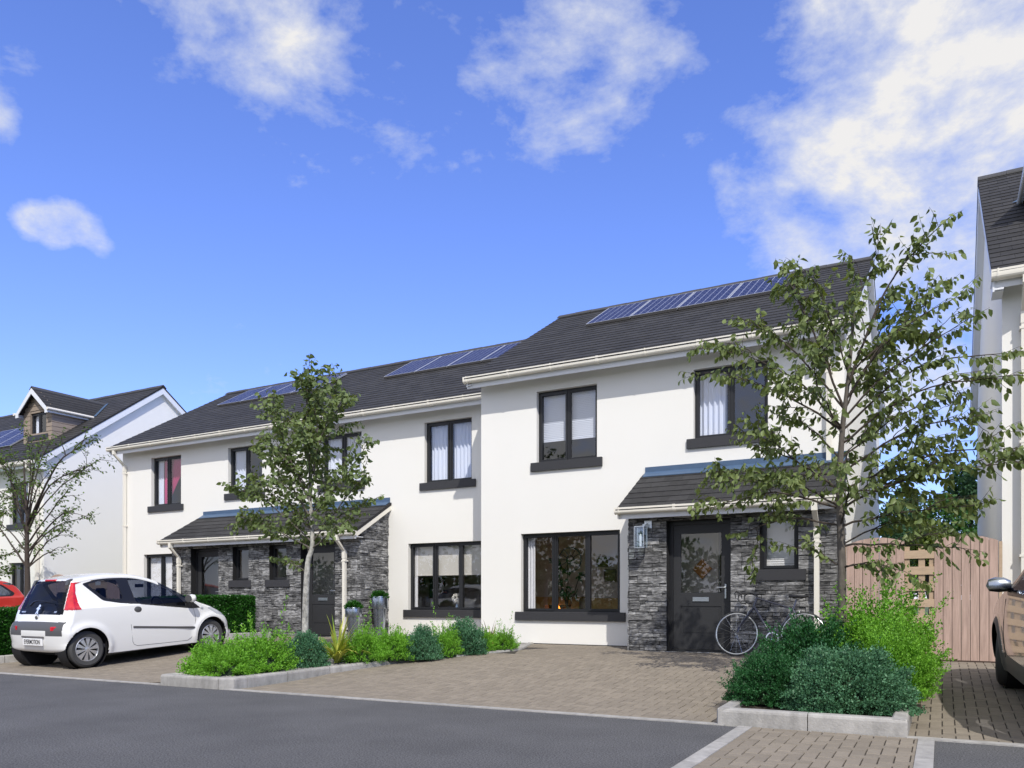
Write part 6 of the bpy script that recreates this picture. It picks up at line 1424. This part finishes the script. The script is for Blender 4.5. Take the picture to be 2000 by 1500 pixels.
for sx in (1, -1):
    mx = float(cbs.halfw(np.array([2.64]), np.array([1.10]))[0]); m = MB(); m.lathe([(0, -.11), (.06, -.10), (.092, -.04), (.095, .04), (.07, .10), (0, .12)], (0, 0, 0), 'X', 24); m.v = [(sx*(mx+.10+v[0]), 2.64+v[1]*.75, 1.145+max(v[2], -.035)*.95) for v in m.v]; mr = m.build('mirror', 'steel', SV, smooth=True)
    m = MB(); m.lathe([(0, -.105), (.07, -.09), (.09, 0), (.07, .09), (0, .11)], (0, 0, 0), 'X', 20); m.v = [(sx*(mx+.10+v[0]), 2.64+v[1]*.75, 1.128+min(v[2], 0)*.55) for v in m.v]; m.build('mirror_base', 'black_trim', mr, smooth=True)
    m = MB(); m.tube([(sx*(mx-.03), 2.66, 1.09), (sx*(mx+.06), 2.64, 1.13)], .028, 8); m.build('mirror_arm', 'black_trim', mr)
    s = MB(); seam(cbs, [(2.84, 1.0), (2.88, .75), (2.88, .55), (2.86, .38)], sx, s, .004); s.build('panel_gap', 'dark_gap', SV); s = MB(); seam(cbs, [(1.72, 1.0), (1.72, .38)], sx, s, .004); s.build('panel_gap', 'dark_gap', SV)
interior(SV, 4.36, .9, .3, 1.05, [(1.5, -.36, .55), (1.5, .36, .55), (2.3, -.38, .56), (2.3, .38, .56)], zs=.62)
hd = math.radians(4.5)     # nose turned slightly left
fx, fy = 1.42, 10.45; SV.location = (fx+3.42*math.sin(hd), fy-3.42*math.cos(hd), .0); SV.rotation_euler = (math.atan2(.185, 3.42), 0, hd)

# ------------------------------------------------------------------ bicycle leaning on the stone
def bicycle():
    T = thing('road_bicycle', 'dark racing bicycle with drop handlebars leaning against the stone porch', 'bicycle', (-2.3, 12.25, .27))
    zb = .27; fh = (-2.78, .615); rh_ = (-1.80, .615); bb = (-2.24, .56); seatc = (-1.955, 1.0); ht = (-2.497, 1.165); hb = (-2.535, 1.035)
    def P(x, z, dy=0): return (x, 12.25+dy+(z-zb)*.17, z)
    f = MB()
    for a, b, r in ((ht, hb, .019), (hb, bb, .020), (ht, seatc, .0155), (bb, seatc, .0155)):
        f.tube([P(*a), P(*b)], r, 10)
    f.tube([P(seatc[0], seatc[1]), P(-1.915, 1.14)], .0135, 8)
    for s in (-1, 1):
        f.tube([P(bb[0], bb[1], s*.03), P(rh_[0], rh_[1], s*.06)], .010, 8); f.tube([P(seatc[0], seatc[1]-.01, s*.02), P(rh_[0], rh_[1], s*.06)], .008, 8)
    f.build('frame', 'bike_paint', T, smooth=True)
    k = MB()
    for s in (-1, 1): k.tube([P(hb[0]-.005, hb[1]-.02, s*.035), P(-2.60, .93, s*.045), P(fh[0]+.03, fh[1]+.10, s*.05), P(fh[0], fh[1], s*.05)], [.014, .014, .010, .008], 8)
    k.tube([P(hb[0]-.005, hb[1]-.02, -.04), P(hb[0]-.005, hb[1]-.02, .04)], .016, 8); k.build('fork', 'bike_paint', T, smooth=True)
    for (c, nm) in ((fh, 'wheel'), (rh_, 'wheel')):
        def ring(rad, tub, m, par=None, name='wheel'):
            q = MB(); n = 64; pts = []
            vs = []
            for i in range(n):
                a = 2*PI*i/n
                for j in range(8):
                    b = 2*PI*j/8; r = rad+tub[0]*math.cos(b); vs.append(P(c[0]+r*math.cos(a), c[1]+r*math.sin(a), tub[1]*math.sin(b)))
            q.add(vs, [(i*8+j, ((i+1) % n)*8+j, ((i+1) % n)*8+(j+1) % 8, i*8+(j+1) % 8) for i in range(n) for j in range(8)]); return q.build(name, m, par or T, smooth=True)
        w = ring(.331, (.0125, .0115), 'black_rubber'); ring(.311, (.0115, .010), 'chrome', w, 'rim')
        s = MB()
        for i in range(20):
            a = 2*PI*i/20; a2 = a+(.5 if i % 2 else -.5); s.tube([P(c[0]+.018*math.cos(a2), c[1]+.018*math.sin(a2), (-1)**i*.028), P(c[0]+.305*math.cos(a), c[1]+.305*math.sin(a))], .0016, 4, caps=False)
        s.tube([P(c[0], c[1], -.055), P(c[0], c[1], .055)], .016, 10); s.build('spokes', 'chrome', w)
    b = MB(); st = (-2.49, 1.205); bar = (-2.60, 1.235)
    b.tube([P(*ht), P(st[0], st[1]), P(bar[0], bar[1])], [.014, .013, .012], 8); b.tube([P(bar[0], bar[1], -.20), P(bar[0], bar[1], .20)], .012, 8)
    for s in (-1, 1): b.tube([P(bar[0], bar[1], s*.20), P(bar[0]-.07, bar[1]+.005, s*.205), P(bar[0]-.125, bar[1]-.03, s*.21), P(bar[0]-.13, bar[1]-.09, s*.21), P(bar[0]-.085, bar[1]-.145, s*.21), P(bar[0]-.01, bar[1]-.155, s*.21)], .013, 8)
    b.build('handlebar', 'black_rubber', T, smooth=True)
    for s in (-1, 1):
        q = MB(); q.tube([P(bar[0]-.10, bar[1]+.00, s*.21), P(bar[0]-.16, bar[1]+.035, s*.21), P(bar[0]-.185, bar[1]+.0, s*.21), P(bar[0]-.165, bar[1]-.08, s*.20)], [.014, .017, .010, .006], 8); q.build('brake_lever', 'black_rubber', T, smooth=True)
    s = MB(); pts = [(-2.03, .012), (-1.96, .02), (-1.88, .045), (-1.80, .068), (-1.745, .070)]
    vs = []
    for x, w in pts:
        z = 1.185+(.012 if x > -1.8 else 0)+(.006 if x < -2.0 else 0)
        vs += [P(x, z, -w), P(x, z+.022, -w*.5), P(x, z+.026, 0), P(x, z+.022, w*.5), P(x, z, w), P(x, z-.02, 0)]
    s.add(vs, [(i*6+j, i*6+(j+1) % 6, (i+1)*6+(j+1) % 6, (i+1)*6+j) for i in range(4) for j in range(6)]+[tuple(range(6)), tuple(range(24, 30))]); s.tube([P(-1.97, 1.165), P(-1.90, 1.145), P(-1.82, 1.165)], .006, 6); s.build('saddle', 'black_rubber', T, smooth=True)
    c = MB(); n = 28; vs = []
    for i in range(n): a = 2*PI*i/n; vs += [P(bb[0]+.095*math.cos(a), bb[1]+.095*math.sin(a), -.05), P(bb[0]+.078*math.cos(a), bb[1]+.078*math.sin(a), -.05)]
    c.add(vs, [(2*i, 2*((i+1) % n), 2*((i+1) % n)+1, 2*i+1) for i in range(n)]); c.tube([P(bb[0], bb[1], -.06), P(bb[0]-.02, bb[1]-.165, -.07)], .010, 6); c.tube([P(bb[0], bb[1], .06), P(bb[0]+.02, bb[1]+.165, .07)], .010, 6); c.tube([P(bb[0]-.02, bb[1]-.165, -.07), P(bb[0]-.02, bb[1]-.165, -.16)], .012, 6); c.tube([P(bb[0], bb[1], -.06), P(bb[0], bb[1], .06)], .02, 8)
    for dz in (.09, -.09): c.tube([P(bb[0], bb[1]+dz, -.045), P(rh_[0], rh_[1]+dz*.35, -.045)], .003, 4)
    c.build('crankset', 'chrome', T)
    for (x, z) in ((-2.585, .955), (-1.845, .955)):
        q = MB(); q.tube([P(x, z+.03, -.02), P(x-.03, z+.01, -.03), P(x-.035, z-.03, -.022)], .006, 6); q.tube([P(x, z+.03, .02), P(x-.03, z+.01, .03), P(x-.035, z-.03, .022)], .006, 6); q.build('brake_caliper', 'chrome', T)
    return T
bicycle()

# ------------------------------------------------------------------ things seen through the ground floor windows
def flat_pic(label, x0, x1, z0, z1, y, m, name='wall_picture'):
    T = thing(name, label, 'picture', ((x0+x1)/2, y, z0)); a = MB(); a.box(x0, x1, y-.02, y, z0, z1); a.build('picture_frame', 'dark_wood', T); a = MB(); a.quad((x0+.02, y-.023, z0+.02), (x1-.02, y-.023, z0+.02), (x1-.02, y-.023, z1-.02), (x0+.02, y-.023, z1-.02)); a.build('canvas', m, T)
yb = 14.97+2.27
flat_pic('small red picture, leftmost on the wall inside the terrace ground window', -12.30, -12.06, 1.50, 1.72, yb, 'art_red')
flat_pic('tall teal patterned picture between two red pictures inside the terrace ground window', -11.90, -11.67, 1.19, 1.70, yb, 'art_teal')
flat_pic('small red and brown picture right of the teal picture inside the terrace ground window', -11.58, -11.42, 1.49, 1.70, yb, 'art_red')
flat_pic('bright orange picture below the red and brown one inside the terrace ground window', -11.50, -11.33, 1.29, 1.38, yb, 'art_orange')
yb = 13.8+2.27
flat_pic('pale landscape picture high on the back wall behind the right pane of the front house', -6.66, -6.36, 1.86, 2.08, yb, 'art_olive')
flat_pic('dark framed picture under the landscape picture in the front house', -6.48, -6.20, 1.52, 1.80, yb, 'art_olive')
T = thing('wall_clock', 'large round skeleton clock on the back wall of the front house sitting room', 'clock', (-7.29, yb-.02, 2.03))
m = MB(); m.lathe([(.27, -.01), (.285, 0), (.27, .01), (.255, 0)], (-7.29, yb-.03, 2.03), 'Y', 40, closed=True); m.lathe([(.09, -.008), (.10, 0), (.09, .008), (.08, 0)], (-7.29, yb-.03, 2.03), 'Y', 24, closed=True)
for i in range(12): a = i*PI/6; m.tube([(-7.29+.1*math.cos(a), yb-.03, 2.03+.1*math.sin(a)), (-7.29+.26*math.cos(a), yb-.03, 2.03+.26*math.sin(a))], .007, 5)
m.build('clock_face', 'vase_blue', T)
T = thing('fireplace', 'lit fireplace with orange flame behind the middle pane of the front house window', 'fireplace', (-7.5, yb-.25, .3))
m = MB(); wall_y(m, -8.0, -6.95, .32, 1.16, yb-.30, [(-7.78, -7.14, .45, 1.02, .22)]); m.box(-8.03, -6.92, yb-.34, yb-.02, 1.16, 1.20); m.build('surround', 'ochre', T); m = MB(); m.box(-7.78, -7.14, yb-.09, yb-.07, .45, 1.02); m.build('firebox', 'black_trim', T)
m = MB()
for x, z, r in ((-7.50, .86, .05), (-7.44, .90, .07), (-7.38, .85, .045), (-7.2, .86, .05)): m.lathe([(0, -r), (r*.9, -r*.3), (r*.6, r*.6), (0, r*1.8)], (x, yb-.32, z), n=10)
m.build('flame', 'flame', T, smooth=True)
T = thing('sideboard', 'ochre sideboard behind the right pane of the front house window', 'sideboard', (-6.4, 15.9, .3)); m = MB(); m.bbox(-6.72, -6.0, 15.75, 16.04, .36, 1.17, .01); m.build('cabinet', 'ochre', T); m = MB(); [m.box(x, x+.04, 15.8, 15.84, .3, .36) for x in (-6.68, -6.08)]; m.build('leg', 'dark_wood', T)
T = thing('house_plant', 'spindly leafy pot plant behind the mullion of the front house window', 'plant', (-6.95, 15.2, .3)); m = MB(); m.lathe([(0, 0), (.12, 0), (.16, .3), (0, .28)], (-6.95, 15.2, .3), n=20); m.build('pot', 'dark_wood', T, smooth=True)
rg = np.random.default_rng(8); m = MB(); PP = []
for i in range(9): a = rg.uniform(0, 6.28); e = (-6.95+.28*math.cos(a), 15.2+.28*math.sin(a), rg.uniform(1.2, 1.9)); m.tube([(-6.95, 15.2, .55), (-6.95+.05*math.cos(a), 15.2+.05*math.sin(a), 1.0), e], .008, 5); PP += [np.array(e)+rg.normal(0, .05, 3) for _ in range(12)]
m.build('stem', 'bark_dark', T); V, F = quick_leaves(np.array(PP), rg.normal(0, 1, (len(PP), 3)), .13, .5, rg); np_mesh('leaves', V, F, 'leaf_dark', T)
T = thing('flower_vase', 'white flower ball in a blue glass vase on the sill inside the terrace ground window', 'vase', (-9.87, 15.4, .9)); m = MB(); m.lathe([(0, 0), (.045, 0), (.05, .03), (.022, .10), (.018, .15), (.028, .19)], (-9.87, 15.4, .90), n=20); m.build('vase', 'vase_blue', T, smooth=True)
d = unit(rg.normal(0, 1, (420, 3))); V, F = quick_leaves(d*.085+np.array([-9.87, 15.4, 1.17]), d, .035, .9, rg); np_mesh('flowers', V, F, 'flower_white', T)
T = thing('table', 'dark table carrying the flower vase inside the terrace ground window', 'table', (-9.9, 15.5, .3)); m = MB(); m.bbox(-10.9, -9.2, 15.22, 16.0, .86, .90, .005); m.build('tabletop', 'dark_wood', T)
for x, y in ((-10.8, 15.28), (-9.28, 15.28), (-10.8, 15.92), (-9.28, 15.92)): m = MB(); m.box(x-.03, x+.03, y-.03, y+.03, .3, .86); m.build('leg', 'dark_wood', T)
T = thing('dining_chair', 'dark high-backed chair leaning back inside the terrace ground window', 'chair', (-11.3, 16.0, .3)); m = MB(); m.hexa([(-11.62, 15.80, .75), (-11.22, 15.80, .75), (-11.22, 15.84, .75), (-11.62, 15.84, .75), (-11.80, 15.72, 1.38), (-11.40, 15.72, 1.38), (-11.40, 15.76, 1.38), (-11.80, 15.76, 1.38)]); m.build('backrest', 'dark_wood', T); m = MB(); m.bbox(-11.6, -11.18, 15.84, 16.25, .70, .76, .01); m.build('seat', 'dark_wood', T)
for x, y in ((-11.57, 15.87), (-11.21, 15.87), (-11.57, 16.22), (-11.21, 16.22)): m = MB(); m.box(x-.02, x+.02, y-.02, y+.02, .3, .70); m.build('leg', 'dark_wood', T)
T = thing('door_picture', 'diamond shaped wooden ornament seen through the glass of the front door', 'ornament', (-3.70, 13.74, 1.7)); m = MB(); m.add([(-3.70, 13.73, 1.50), (-3.53, 13.73, 1.68), (-3.70, 13.73, 1.86), (-3.87, 13.73, 1.68), (-3.70, 13.76, 1.50), (-3.53, 13.76, 1.68), (-3.70, 13.76, 1.86), (-3.87, 13.76, 1.68)], [(0, 1, 2, 3), (4, 7, 6, 5), (0, 4, 5, 1), (1, 5, 6, 2), (2, 6, 7, 3), (3, 7, 4, 0)]); m.build('plaque', 'brown', T)
